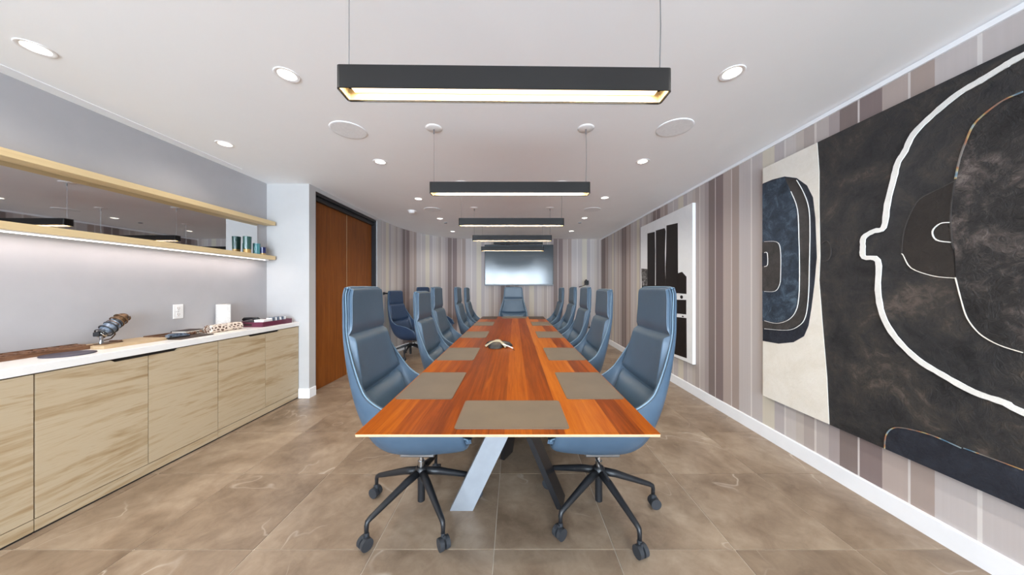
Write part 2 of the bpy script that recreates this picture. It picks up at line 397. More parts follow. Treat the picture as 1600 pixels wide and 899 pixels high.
# baseboards
def base_path(name, pts, label):
    bm = bmesh.new(); th, hh = 0.016, 0.11; off = []
    for i in range(len(pts)):
        a, b = pts[max(i - 1, 0)], pts[min(i + 1, len(pts) - 1)]
        d = Vector((b[0] - a[0], b[1] - a[1])).normalized(); off.append((pts[i][0] + d.y * th, pts[i][1] - d.x * th))
    rows = [[bm.verts.new((q[0], q[1], z)) for q, z in ((p, 0), (o, 0), (o, hh - 0.004), (((o[0] * 3 + p[0]) / 4, (o[1] * 3 + p[1]) / 4), hh), (p, hh))] for p, o in zip(pts, off)]
    for a, b in zip(rows, rows[1:]):
        for k in range(4): bm.faces.new((a[k], b[k], b[k + 1], a[k + 1]))
    bm.faces.new(rows[0]); bm.faces.new(rows[-1])
    struct(obj(name, bm, 'white_gloss'), label, 'baseboard')
base_path('baseboard_right', [(XR, YB), (XR, YN)], 'white baseboard below the two paintings')
base_path('baseboard_back', bpath[:-1] + [(XR - 0.016, YB)], 'white baseboard along the curved striped wall')
base_path('baseboard_left', [(-2.545, YE), (XD, YE)], 'white baseboard at the foot of the white end wall')
base_path('baseboard_door', [(XD, YE - 0.016), (XD, 3.60)], 'white baseboard between end wall and double door')
# ceiling trims
struct(box('trim_1', 'white_gloss', XR - 0.014, XR, YN, YB, ZC - 0.034, ZC - 0.006), 'slim white trim along the top of the striped wall', 'trim')
struct(box('trim_2', 'white_gloss', XL + 0.10, XL + 0.112, YN, 3.06, ZC - 0.004, ZC + 0.001), 'thin ceiling line above the grey wall', 'trim')

# ------------------------------------------------------------------ double door
d = thing('door_1', 'tall dark brown double door in a black frame', 'door', (XD - 0.10, 4.425, 0)); d['kind'] = 'structure'
y0, y1 = 3.615 - 4.425, 5.235 - 4.425
obj('leaf', bx(bmesh.new(), -0.03, 0.015, y0 + 0.03, 0.012 - 0.004, 0.001, 2.395, 0.002), 'door_wood', d)
obj('leaf', bx(bmesh.new(), -0.03, 0.015, 0.016, y1 - 0.03, 0.001, 2.395, 0.002), 'door_wood', d)
obj('frame_jamb', bx(bmesh.new(), -0.05, 0.085, y0, y0 + 0.028, 0, 2.487), 'black_paint', d)
obj('frame_jamb', bx(bmesh.new(), -0.05, 0.085, y1 - 0.028, y1, 0, 2.487), 'black_paint', d)
bm = bx(bmesh.new(), -0.05, 0.085, y0, y1, 2.45, 2.487); bx(bm, -0.05, 0.055, y0, y1, 2.394, 2.45)
obj('frame_head', bm, 'black_paint', d)
obj('meeting_strip', bx(bmesh.new(), -0.02, 0.0155, 0.008, 0.016, 0.001, 2.395), 'brass_glow', d)

# ------------------------------------------------------------------ cabinets, countertop
def cabinet(ya, ys, yb, label):
    c = thing('cabinet', label, 'cabinet', (-2.74, (ya + yb) / 2, 0), 0, 'oak cabinets along the grey wall')
    oy = (ya + yb) / 2; fx = -2.55 + 2.74
    obj('body', bx(bmesh.new(), XL + 2.742, fx - 0.019, ya + 0.001 - oy, yb - 0.001 - oy, 0.078, 0.852), 'dark_inside', c)
    obj('plinth', bx(bmesh.new(), XL + 2.742, fx - 0.001, ya + 0.001 - oy, yb - 0.001 - oy, 0.012, 0.074), 'oak', c)
    obj('toe_strip', bx(bmesh.new(), XL + 2.742, fx - 0.006, ya + 0.001 - oy, yb - 0.001 - oy, 0.0, 0.012), 'dark_inside', c)
    for a, b, side in ((ya, ys, 1), (ys, yb, -1)):
        a, b = a + 0.002 - oy, b - 0.002 - oy; zt, zb, nt = 0.846, 0.079, 0.17
        if side > 0: P = [(a, zb), (b, zb), (b, zt - 0.015), (b - nt, zt - 0.015), (b - nt - 0.02, zt), (a, zt)]
        else: P = [(a, zb), (b, zb), (b, zt), (a + nt + 0.02, zt), (a + nt, zt - 0.015), (a, zt - 0.015)]
        dm = prism(bmesh.new(), P, lambda p, q, dd: (dd, p, q), fx - 0.018, fx)
        obj('door', dm, 'oak', c)
    return c
cabinet(2.547, 3.030, YE - 0.004, 'light oak two-door cabinet touching the white end wall')
cabinet(1.572, 2.061, 2.545, 'light oak two-door cabinet under the wound metal sculpture')
cabinet(0.600, 1.085, 1.570, 'light oak two-door cabinet at the left picture edge')
cabinet(-0.372, 0.113, 0.598, 'light oak two-door cabinet nearest the windows')
tag(box('countertop', 'counter_white', XL + 0.002, -2.54, -0.375, YE - 0.002, 0.853, 0.90, None, 0.002), 'long white countertop slab over the oak cabinets', 'countertop')

# ------------------------------------------------------------------ wall shelves, mirror, led strip
for zt, lab in ((1.674, 'lower light oak wall shelf holding the glass tumblers'), (2.076, 'upper light oak wall shelf above the mirror')):
    tag(box('wall_shelf', 'oak_shelf', XL + 0.002, -2.80, -0.6, YE - 0.03, zt - 0.044, zt, None, 0.0015), lab, 'shelf', 'oak wall shelves')
tag(box('wall_mirror', 'mirror', XL + 0.002, XL + 0.010, -0.6, 3.36, 1.675, 2.031), 'long grey tinted mirror strip between the two oak shelves', 'mirror')
led = thing('led_strip', 'glowing white light strip under the lower oak shelf', 'light strip', (-2.835, 1.4, 1.616))
obj('channel', bx(bmesh.new(), -0.008, 0.008, -1.98, 1.96, 0.006, 0.014), 'plastic_white', led)
obj('glow_tape', bx(bmesh.new(), -0.006, 0.006, -1.97, 1.95, 0.0, 0.006), 'led', led)
obj('end_plug', bx(bmesh.new(), -0.012, 0.012, 1.95, 2.0, -0.004, 0.014, 0.002), 'plastic_white', led)
def area(name, loc, sx, sy, w, col, parent=None, rot=(0, 0, 0)):
    ld = bpy.data.lights.new(name, 'AREA'); ld.shape = 'RECTANGLE'; ld.size = sx; ld.size_y = sy; ld.energy = w; ld.color = col
    o = bpy.data.objects.new(name, ld); C.objects.link(o); o.location = loc; o.rotation_euler = rot
    if parent: o.parent = parent
    return o
area('led_light', (0, 0, -0.003), 0.012, 3.9, LED_W, (1.0, 0.86, 0.80), led)

# ------------------------------------------------------------------ downlights
rown = ['nearest', 'second', 'third', 'fourth', 'farthest']
bm = lathe(bmesh.new(), [(0.046, 0.0), (0.050, -0.001), (0.062, -0.004), (0.064, -0.003), (0.064, 0.0)], 40); dl_ring = bpy.data.meshes.new('trim_ring'); bm.to_mesh(dl_ring); bm.free(); dl_ring.materials.append(M['plastic_white'])
bm = lathe(bmesh.new(), [(0.047, -0.001), (0.046, 0.03), (0.043, 0.045), (0.0, 0.05)], 32); dl_cup = bpy.data.meshes.new('reflector'); bm.to_mesh(dl_cup); bm.free(); dl_cup.materials.append(M['plastic_white'])
bm = lathe(bmesh.new(), [(0.0, 0.026), (0.036, 0.028), (0.038, 0.034), (0.0, 0.036)], 28); dl_lamp = bpy.data.meshes.new('lamp'); bm.to_mesh(dl_lamp); bm.free(); dl_lamp.materials.append(M['lamp_glow'])
for mm in (dl_ring, dl_cup, dl_lamp): mm.polygons.foreach_set('use_smooth', [True] * len(mm.polygons))
spot = bpy.data.lights.new('downlight_beam', 'SPOT'); spot.energy = SPOT_W; spot.color = WARM; spot.spot_size = R(150); spot.spot_blend = 0.8; spot.shadow_soft_size = 0.035
side_spot = spot.copy(); side_spot.energy = SPOT_W * 0.35
for n, (x, y) in enumerate(DL):
    if n < 10: lab = 'round white ceiling downlight, %s in the row %s of the pendants' % (rown[n // 2], 'left' if n % 2 == 0 else 'right')
    elif n < 12: lab = 'round white ceiling downlight over the cabinets, ' + ('at the left picture edge' if n == 10 else 'closer to the white end wall')
    else:
        row = 'left' if -2 < x < 0 else 'right' if x > 0 else 'cabinet'
        k_ = [v for v in DL[12:] if abs(v[0] - x) < 0.1].index((x, y))
        lab = 'round white ceiling downlight above or behind the viewer, %s row, %s towards the windows' % (row, ['first', 'second', 'third', 'fourth'][k_])
    t = thing('downlight', lab, 'downlight', (x, y, ZC), 0, 'recessed ceiling downlights')
    link('trim_ring', dl_ring, None, t); link('reflector', dl_cup, None, t); link('lamp', dl_lamp, None, t)
    so = bpy.data.objects.new('downlight_beam', side_spot if x < -2 else spot); C.objects.link(so); so.parent = t; so.location = (0, 0, 0.02)

# speakers, sprinklers, smoke detector
bm = lathe(bmesh.new(), [(0.0, -0.006), (0.122, -0.006), (0.130, -0.004), (0.132, 0.0)], 48); spk = bpy.data.meshes.new('grille'); bm.to_mesh(spk); bm.free(); spk.materials.append(M['speaker_grille'])
for x, y, lab in ((-1.29, 2.305, 'left of the second pendant'), (1.23, 2.27, 'right of the second pendant'), (-1.285, 4.66, 'far left, near the smoke detector'), (1.226, 4.66, 'far right of the fourth pendant')):
    tag(link('ceiling_speaker', spk, None, None, (x, y, ZC)), 'flat round pale ceiling speaker, ' + lab, 'speaker', 'round ceiling speakers')
for x, lab in ((-1.30, 'left'), (1.24, 'right')):
    t = thing('sprinkler', 'small grey ceiling sprinkler cap far away on the %s' % lab, 'sprinkler', (x, 5.6, ZC), 0, 'ceiling sprinklers')
    obj('plate', lathe(bmesh.new(), [(0.0, -0.004), (0.038, -0.004), (0.042, 0.0)], 24), 'speaker_grille', t)
    obj('cap', lathe(bmesh.new(), [(0.0, -0.016), (0.026, -0.016), (0.028, -0.010), (0.026, -0.004)], 24), 'steel', t)
t = thing('smoke_detector', 'white domed smoke detector on the ceiling before the door', 'smoke detector', (-1.64, 4.74, ZC))
obj('base', lathe(bmesh.new(), [(0.0, -0.012), (0.062, -0.012), (0.066, 0.0)], 32), 'plastic_white', t)
obj('dome', lathe(bmesh.new(), [(0.0, -0.045), (0.030, -0.043), (0.046, -0.034), (0.052, -0.012)], 32), 'plastic_white', t, smooth=True)

# ------------------------------------------------------------------ pendant lights
def rounded_rect(hx, hy, r, n=5):
    out = []
    for cx, cy, a0 in ((hx - r, hy - r, 0), (-hx + r, hy - r, 90), (-hx + r, -hy + r, 180), (hx - r, -hy + r, 270)):
        for k in range(n + 1):
            a = R(a0 + 90 * k / n); out.append((cx + r * math.cos(a), cy + r * math.sin(a)))
    return out
PH, PL, PW = 0.083, 1.22, 0.085
def frame_ring(bm, hx, hy, r, th, z0, z1):
    o, i = rounded_rect(hx, hy, r), rounded_rect(hx - th, hy - th, max(r - th, 0.001)); n = len(o)
    L = [[bm.verts.new((p[0], p[1], z)) for p in q] for q, z in ((o, z0), (o, z1), (i, z1), (i, z0))]
    for a, b in ((0, 1), (1, 2), (2, 3), (3, 0)):
        for k in range(n): bm.faces.new((L[a][k], L[a][(k + 1) % n], L[b][(k + 1) % n], L[b][k]))
    return bm
def pendant(y, label, rz=0.0, zb=2.025):
    t = thing('pendant_light', label, 'pendant light', (-0.033, y + PW / 2, zb), rz, 'black linear pendants over the table')
    bm = frame_ring(bmesh.new(), PL / 2, PW / 2, 0.012, 0.004, 0, PH); bx(bm, -PL / 2 + .006, PL / 2 - .006, -PW / 2 + .003, PW / 2 - .003, PH - 0.006, PH - 0.001)
    obj('housing', bm, 'pendant_black', t)
    obj('inner_frame', frame_ring(bmesh.new(), PL / 2 - .004, PW / 2 - .004, 0.008, 0.004, 0.004, 0.045), 'brass_glow', t)
    obj('diffuser', bx(bmesh.new(), -PL / 2 + .03, PL / 2 - .03, -PW / 2 + .009, PW / 2 - .009, 0.030, 0.048), 'diffuser', t)
    ch = ZC - zb
    for s in (-1, 1):
        x = s * 0.585
        obj('cable', tube(bmesh.new(), [(x, 0, PH), (x + (0.004 if s > 0 else 0), 0, ch * 0.55), (x, 0, ch)], 0.0013 if s < 0 else 0.0021, 6), 'steel', t)
        cp = obj('canopy', lathe(bmesh.new(), [(0.0, ch - 0.009), (0.01, ch - 0.009), (0.050, ch - 0.007), (0.062, ch - 0.003), (0.064, ch)], 32, (x, 0, 0)), 'plastic_white', t, smooth=True)
        obj('grip', tube(bmesh.new(), [(x, 0, ch - 0.045), (x, 0, ch - 0.006)], 0.005, 8), 'steel', cp)
    area('pendant_glow', (0, 0, 0.029), PL - 0.08, 0.05, PEND_W, (1.0, 0.88, 0.70), t)
    return t
for n, y in enumerate((1.072, 2.235, 3.41, 4.53, 5.72)):
    pendant(y, ['largest black linear pendant light, nearest the viewer', 'second black linear pendant light from the viewer', 'third black linear pendant light, midway down the table',
                'fourth black linear pendant light, just above the screen top', 'fifth and farthest black linear pendant, overlapping the screen'][n], R(0.8) if n == 0 else 0.0, 2.03 if n == 0 else (2.025 if n < 4 else 2.015))

# ------------------------------------------------------------------ conference table
TX, TW, TY0, TY1, TZ = -0.025, 1.185, 1.147, 5.74, 0.74
tb = thing('conference_table', 'long orange-brown wooden conference table on slanted metal legs', 'table', (TX, (TY0 + TY1) / 2, 0))
hy = (TY1 - TY0) / 2; hx = TW / 2
def slab(bm, ax, ay, bx_, by, z0, z1):
    q = [[bm.verts.new((x, y, z)) for x, y in ((-a, -b), (a, -b), (a, b), (-a, b))] for a, b, z in ((ax, ay, z0), (bx_, by, z1))]
    bm.faces.new(q[0]); bm.faces.new(q[1])
    for i in range(4): bm.faces.new((q[0][i], q[0][(i + 1) % 4], q[1][(i + 1) % 4], q[1][i]))
    return bm
obj('tabletop', slab(bmesh.new(), hx, hy, hx, hy, TZ - 0.002, TZ), 'table_wood', tb)
obj('edge_band', slab(bmesh.new(), hx - 0.001, hy - 0.001, hx, hy, TZ - 0.012, TZ - 0.002), 'table_edge', tb)
obj('underside', slab(bmesh.new(), hx - 0.09, hy - 0.09, hx - 0.002, hy - 0.002, TZ - 0.034, TZ - 0.012), 'black_paint', tb)
cy = (TY0 + TY1) / 2
for fl in (1, -1):
    def Y(v): return (v - cy) * fl
    def B(p0, p1, wd, w, t, top=None): return bar(bmesh.new(), (p0[0] * fl - TX, Y(p0[1]), p0[2]), (p1[0] * fl - TX, Y(p1[1]), p1[2]), wd, w, t, top)
    l1 = obj('leg', B((-0.31, 1.755, 0.0), (0.03, 1.755, 0.706), (1, 0.0, 0), 0.135, 0.05, 0.13), 'silver_paint', tb); l1['label'] = 'broad silver slanted leg'
    l2 = obj('leg', B((0.285, 1.80, 0.0), (-0.03, 1.88, 0.706), (0.28, 1.0, 0), 0.13, 0.035, 0.15), 'black_paint', tb); l2['label'] = 'black slanted blade leg'
    l3 = obj('leg', B((-0.06, 2.30, 0.0), (0.02, 1.93, 0.706), (0.55, 1.0, 0), 0.13, 0.035, 0.15), 'black_paint', tb); l3['label'] = 'black slanted blade leg'
    obj('mounting_plate', bx(bmesh.new(), -0.22, 0.22, Y(1.87) - 0.2, Y(1.87) + 0.2, 0.694, 0.7065), 'black_metal', tb)
    for sx_ in (-0.05, 0.05): obj('bolt', cyl(bmesh.new(), (sx_, Y(1.80), 0.686), 0.014, 0.009, 12), 'chrome', tb)

# desk mats
MD, ML = 0.293, 0.465
def mat_(x, y, turn, label, m='mat_leather'):
    a, b = (ML, MD) if turn else (MD, ML)
    P = rounded_rect(a / 2, b / 2, 0.014, 4)
    bm = prism(bmesh.new(), P, lambda p, q, dd: (p, q, dd), 0, 0.0035)
    t = thing('desk_mat', label, 'desk mat', (x, y, TZ), 0, 'leather desk mats on the table')
    obj('pad', bm, m, t)
    o, i = rounded_rect(a / 2 - 0.004, b / 2 - 0.004, 0.011, 4), rounded_rect(a / 2 - 0.0055, b / 2 - 0.0055, 0.010, 4)
    bm = bmesh.new(); n = len(o); A = [bm.verts.new((*p, 0.0038)) for p in o]; Bv = [bm.verts.new((*p, 0.0038)) for p in i]
    for k_ in range(n): bm.faces.new((A[k_], A[(k_ + 1) % n], Bv[(k_ + 1) % n], Bv[k_]))
    obj('stitching', bm, 'piping' if False else 'carved_wood', t)
mat_(-0.01, 1.332, True, 'brown leather desk mat centred on the near table end')
mat_(0.0, 5.56, True, 'brown leather desk mat before the high-backed chair under the screen')
num = ['nearest', 'second', 'third', 'fourth', 'farthest']
for n, y in enumerate((1.735, 2.535, 3.555, 4.60, 5.50)):
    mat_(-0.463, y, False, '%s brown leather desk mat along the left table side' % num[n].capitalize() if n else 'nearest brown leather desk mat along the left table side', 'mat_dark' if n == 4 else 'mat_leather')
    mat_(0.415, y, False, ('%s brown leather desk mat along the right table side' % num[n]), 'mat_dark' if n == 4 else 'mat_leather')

# conference phone
ph = thing('conference_phone', 'three-lobed black and cream conference phone on the table', 'phone', (-0.16, 2.86, TZ), R(18))
def wedge(a0, a1, r0, r1, zt, n=8):
    bm = bmesh.new(); rows = []
    for k_ in range(n + 1):
        a = R(a0 + (a1 - a0) * k_ / n); e = 1 - abs(2 * k_ / n - 1) ** 2.2
        row = []
        for q in range(6):
            f_ = q / 5; r_ = r0 + (r1 * (0.55 + 0.45 * e) - r0) * f_
            row.append(bm.verts.new((r_ * math.cos(a), r_ * math.sin(a), 0.003 + zt * math.sqrt(max(0, 1 - f_ ** 2.4)))))
        rows.append(row)
    for p, q in zip(rows, rows[1:]):
        for k_ in range(5): bm.faces.new((p[k_], q[k_], q[k_ + 1], p[k_ + 1]))
    return bm
M['phone_cream'] = plain('phone_cream', (158, 148, 124), 0.4, 0.1)
for k_ in range(3):
    obj('speaker_lobe', wedge(120 * k_ - 48, 120 * k_ + 48, 0.02, 0.15, 0.045), 'black_paint', ph, smooth=True)
    a = R(120 * k_ + 60)
    bm = bmesh.new(); d_ = Vector((math.cos(a), math.sin(a), 0)); s_ = Vector((-d_.y, d_.x, 0)); rows = []
    for q in range(8):
        f_ = q / 7; w_ = 0.034 * (1 - 0.55 * math.sin(f_ * PI * 0.8)) + 0.004; z_ = 0.058 - 0.048 * f_ ** 1.5
        rows.append([bm.verts.new(d_ * (0.125 * f_) + s_ * (w_ * c_) + Vector((0, 0, z_ + 0.006 - 0.012 * c_ * c_))) for c_ in (-1, -0.5, 0, 0.5, 1)])
    for p, q in zip(rows, rows[1:]):
        for j in range(4): bm.faces.new((p[j], q[j], q[j + 1], p[j + 1]))
    obj('arm', bm, 'phone_cream', ph, smooth=True)
obj('keypad', lathe(bmesh.new(), [(0.0, 0.062), (0.026, 0.061), (0.034, 0.054), (0.036, 0.04)], 24), 'phone_cream', ph, smooth=True)
obj('microphone_stick', tube(bmesh.new(), [(0.03, -0.08, 0.03), (0.07, -0.13, 0.02), (0.10, -0.17, 0.006)], 0.005, 8), 'plastic_white', ph)
obj('cord', tube(bmesh.new(), [(0.10, -0.17, 0.004), (0.092, -0.20, 0.0025), (0.095, -0.24, 0.0025)], 0.0022, 6), 'black_paint', ph)

# ------------------------------------------------------------------ chairs
ST = [  # spine y, z, rim y, z, half width, corner exponent (front lip of the seat to the top of the back)
    (0.315, 0.470, 0.300, 0.510, 0.235, 0.80), (0.285, 0.415, 0.275, 0.575, 0.272, 0.80), (0.13, 0.385, 0.14, 0.645, 0.290, 0.80), (-0.03, 0.382, 0.02, 0.675, 0.298, 0.80),
    (-0.13, 0.398, -0.055, 0.686, 0.302, 0.80), (-0.212, 0.46, -0.115, 0.710, 0.304, 0.82), (-0.264, 0.59, -0.178, 0.758, 0.304, 0.82), (-0.300, 0.745, -0.216, 0.812, 0.294, 0.74),
    (-0.328, 0.90, -0.274, 0.925, 0.260, 0.60), (-0.350, 1.05, -0.324, 1.055, 0.224, 0.50), (-0.358, 1.17, -0.336, 1.17, 0.209, 0.44), (-0.360, 1.265, -0.343, 1.262, 0.201, 0.44), (-0.356, 1.312, -0.344, 1.300, 0.186, 0.44)]
def stat(s):
    s = min(max(s, 0), len(ST) - 1.0001); i = int(s); t = s - i
    a, b, c, d_ = ST[max(i - 1, 0)], ST[i], ST[i + 1], ST[min(i + 2, len(ST) - 1)]
    return [0.5 * ((2 * b[q]) + (-a[q] + c[q]) * t + (2 * a[q] - 5 * b[q] + 4 * c[q] - d_[q]) * t * t + (-a[q] + 3 * b[q] - 3 * c[q] + d_[q]) * t ** 3) for q in range(6)]
def surf(s, t):
    ys, zs, yr, zr, w, ex = stat(s); th = min(abs(t), 1) * PI / 2
    x = w * math.sin(th) ** ex; b = 1 - max(math.cos(th), 0) ** ex
    return Vector((math.copysign(x, t), ys + (yr - ys) * b, zs + (zr - zs) * b))
def nrm(s, t):
    e = 0.02; t = min(max(t, -0.97), 0.97); s = min(max(s, 0.03), 11.3)
    n = (surf(s, t + e) - surf(s, t - e)).cross(surf(s + e, t) - surf(s - e, t))
    n = n.normalized() if n.length > 1e-9 else Vector((0, 0, 1))
    ctr = Vector((0, 0.25, 1.25))
    return n if n.dot(ctr - surf(s, t)) > 0 else -n
def shell_mesh(th=0.030, NS=46, NT_=28):
    bm = bmesh.new(); O, I = [], []
    for i in range(NS + 1):
        s = 12 * i / NS * 0.99999; ro, ri = [], []
        for j in range(NT_ + 1):
            t = -1 + 2 * j / NT_; p = surf(s, t); n = nrm(s, t)
            ro.append(bm.verts.new(p)); ri.append(bm.verts.new(p + n * th))
        O.append(ro); I.append(ri)
    for L in (O, I):
        for a, b in zip(L, L[1:]):
            for j in range(NT_): bm.faces.new((a[j], a[j + 1], b[j + 1], b[j]))
    for i in range(NS):
        for j in (0, NT_): bm.faces.new((O[i][j], O[i + 1][j], I[i + 1][j], I[i][j]))
    for i in (0, NS):
        for j in range(NT_): bm.faces.new((O[i][j], O[i][j + 1], I[i][j + 1], I[i][j]))
    return bm
def pad_mesh(s0, s1, tm, puff, th=0.030, NS=12, NT_=16, pw=4):
    bm = bmesh.new(); G = []
    for i in range(NS + 1):
        a = i / NS; row = []
        for j in range(NT_ + 1):
            b = -1 + 2 * j / NT_; s = s0 + (s1 - s0) * a; t = b * tm
            e = (1 - abs(2 * a - 1) ** pw) * (1 - abs(b) ** (pw + 2))
            row.append(bm.verts.new(surf(s, t) + nrm(s, t) * (th - 0.006 + (puff + 0.006) * e ** 0.6)))
        G.append(row)
    for a, b in zip(G, G[1:]):
        for j in range(NT_): bm.faces.new((a[j], a[j + 1], b[j + 1], b[j]))
    return bm
def rim_line(th=0.030):
    pts = []
    for i in range(60): pts.append((12 * i / 59 * 0.99999, -1))
    for j in range(1, 40): pts.append((11.9999, -1 + 2 * j / 40))
    for i in reversed(range(60)): pts.append((12 * i / 59 * 0.99999, 1))
    return tube(bmesh.new(), [surf(s, t) + nrm(s, t) * th * 0.5 for s, t in pts], 0.0045, 6)
chair0 = thing('office_chair', 'x', 'chair', (0, 0, 0), 0, 'blue leather high-back office chairs')
sh = obj('shell', shell_mesh(), 'leather', chair0, smooth=True, sharp=50)
obj('piping', rim_line(), 'piping', sh, smooth=True)
obj('seat_cushion', pad_mesh(0.25, 4.5, 0.70, 0.070), 'leather', chair0, smooth=True)
obj('lumbar_pad', pad_mesh(4.7, 6.9, 0.70, 0.060), 'leather', chair0, smooth=True)
obj('back_pad', pad_mesh(6.93, 9.04, 0.86, 0.032, pw=8), 'leather', chair0, smooth=True)
obj('head_pad', pad_mesh(8.98, 11.97, 0.90, 0.018, pw=8), 'leather', chair0, smooth=True)
bm = bx(bmesh.new(), -0.08, 0.08, -0.10, 0.10, 0.345, 0.392, 0.006); obj('tilt_mechanism', bm, 'steel', chair0)
obj('lever', tube(bmesh.new(), [(0.02, 0.04, 0.345), (-0.07, 0.03, 0.33), (-0.16, -0.01, 0.27)], [0.005, 0.005, 0.008], 8), 'black_metal', chair0)
UP = {'shell', 'seat_cushion', 'lumbar_pad', 'back_pad', 'head_pad', 'tilt_mechanism', 'lever'}
bm = cyl(bmesh.new(), (0, 0, 0.235), 0.014, 0.11, 20); cyl(bm, (0, 0, 0.235), 0.019, 0.05, 20); obj('gas_column', bm, 'chrome', chair0, smooth=True, sharp=40)
bm = lathe(bmesh.new(), [(0.0, 0.252), (0.026, 0.252), (0.034, 0.242), (0.036, 0.222), (0.026, 0.195), (0.021, 0.17), (0.021, 0.05), (0.017, 0.046), (0.0, 0.046)], 24)
obj('hub', bm, 'black_metal', chair0, smooth=True, sharp=40)
bm = tube(bmesh.new(), [(0.02, 0, 0.222), (0.10, 0, 0.205), (0.20, 0, 0.172), (0.305, 0, 0.137), (0.322, 0, 0.128), (0.327, 0, 0.112), (0.327, 0, 0.072)], [0.022, 0.021, 0.0175, 0.014, 0.013, 0.0115, 0.010], 12)
leg_me = bpy.data.meshes.new('leg'); bmesh.ops.recalc_face_normals(bm, faces=bm.faces); bm.to_mesh(leg_me); bm.free(); leg_me.materials.append(M['black_metal']); leg_me.polygons.foreach_set('use_smooth', [True] * len(leg_me.polygons))
bm = bmesh.new()
for y_ in (-0.026, 0.005): cyl(bm, (0.335, y_, 0.030), 0.030, 0.021, 24, None, 'Y')
cyl(bm, (0.335, -0.006, 0.030), 0.012, 0.012, 12, None, 'Y'); bx(bm, 0.315, 0.345, -0.006, 0.006, 0.03, 0.07); cyl(bm, (0.327, 0, 0.055), 0.011, 0.022, 12)
bmesh.ops.recalc_face_normals(bm, faces=bm.faces); cast_me = bpy.data.meshes.new('caster'); bm.to_mesh(cast_me); bm.free(); cast_me.materials.append(M['rubber'])
for k_ in range(5):
    lg = link('leg', leg_me, None, chair0); lg.rotation_euler = (0, 0, R(72 * k_)); link('caster', cast_me, None, lg)

CH = [  # x, y, facing (deg, direction the seat looks), star angle, seat drop, label
    (-0.55, 1.75, 0, 18, 0.0, 'blue leather high-back office chair nearest on the left of the table'),
    (0.50, 1.75, 180, 2, 0.0, 'blue leather high-back office chair nearest on the right of the table'),
    (-0.52, 2.75, 0, 40, -0.04, 'second blue office chair on the left, seated lower than its neighbours'),
    (0.498, 2.74, 180, 25, -0.02, 'second blue office chair on the right of the table'),
    (-0.59, 3.52, 0, 10, 0.0, 'third blue office chair on the left of the table'),
    (0.515, 3.52, 180, 50, 0.0, 'third blue office chair on the right of the table'),
    (-0.545, 4.60, 0, 30, 0.0, 'fourth blue office chair on the left of the table'),
    (0.565, 4.52, 180, 15, 0.0, 'fourth blue office chair on the right, pulled out a little'),
    (-0.54, 5.44, 0, 5, -0.01, 'farthest blue office chair on the left of the table'),
    (0.535, 5.44, 180, 60, -0.01, 'farthest blue office chair on the right of the table'),
    (-0.02, 6.10, -90, 20, 0.0, 'blue office chair at the far table head under the screen'),
    (-1.966, 5.60, -17, 55, -0.07, 'spare navy office chair standing by the double door'),
    (-1.715, 6.44, -23, 20, 0.0, 'spare navy office chair by the curved wall, behind the left chairs')]
for n, (x, y, face, star, dz, lab) in enumerate(CH):
    c = chair0 if n == 0 else copy_tree(chair0)
    c.location = (x, y, 0); c.rotation_euler = (0, 0, R(face - 90)); c['label'] = lab
    kk = 0
    for ch in c.children:
        nm = ch.name.split('.')[0]
        if nm in UP:
            ch.location.z = dz
        if nm == 'leg':
            ch.rotation_euler.z = R(star + 72 * kk - (face - 90)); kk += 1
navy = {}
for o in list(C.objects):
    if o.parent and o.parent.get('label', '').startswith('spare navy') and o.type == 'MESH' and o.data.materials and o.data.materials[0] == M['leather']:
        if o.data.name not in navy:
            m2 = o.data.copy(); m2.materials[0] = M['leather_navy']; navy[o.data.name] = m2
        o.data = navy[o.data.name]

# ------------------------------------------------------------------ screen
tv = thing('wall_screen', 'large dark glossy screen on the striped back wall', 'screen', (0.12, 7.44, 1.35))
obj('housing', bx(bmesh.new(), -0.865, 0.865, 0.0, 0.045, 0.0, 1.03, 0.004), 'tv_black', tv)
obj('display_panel', bx(bmesh.new(), -0.848, 0.848, -0.003, 0.004, 0.035, 1.015), 'screen', tv)
obj('bottom_bezel', bx(bmesh.new(), -0.865, 0.865, -0.006, 0.01, 0.004, 0.022, 0.002), 'silver_paint', tv)
obj('wall_mount', bx(bmesh.new(), -0.3, 0.3, 0.045, 0.06, 0.2, 0.8), 'black_metal', tv)
vb = thing('top_bar', 'slim black bar above the screen', 'camera', (0.10, 7.46, 2.395))  # black bar that gives the dark strip along the screen top
obj('bar', bx(bmesh.new(), -0.62, 0.62, -0.03, 0.035, 0, 0.05, 0.01, 2), 'black_paint', vb)
obj('lens', cyl(bmesh.new(), (0, -0.038, 0.025), 0.018, 0.01, 16, None, 'Y'), 'tv_black', vb)

# tripod with camera
tp = thing('tripod_camera', 'black camera on a thin silver tripod by the far right corner', 'tripod', (1.74, 7.1, 0))
for a in (-70, 60, 180):
    ax, ay = math.cos(R(a)), math.sin(R(a))
    lg = obj('leg', tube(bmesh.new(), [(0.02 * ax, 0.02 * ay, 1.26), (0.12 * ax, 0.12 * ay, 0.75), (0.28 * ax, 0.28 * ay, 0.005)], [0.010, 0.009, 0.006], 8), 'steel', tp)
    for f_ in (0.42, 0.75):
        z_ = 1.26 - 1.255 * f_; r_ = 0.02 + 0.26 * f_
        obj('clamp', bx(bmesh.new(), r_ * ax - .02, r_ * ax + .02, r_ * ay - .02, r_ * ay + .02, z_ - .02, z_ + .02, 0.006), 'black_metal', lg)
obj('centre_column', tube(bmesh.new(), [(0, 0, 0.85), (0, 0, 1.36)], 0.011, 10), 'steel', tp)
obj('pan_handle', tube(bmesh.new(), [(0, 0, 1.38), (-0.10, -0.02, 1.34), (-0.19, -0.04, 1.315)], [0.007, 0.007, 0.012], 8), 'black_metal', tp)
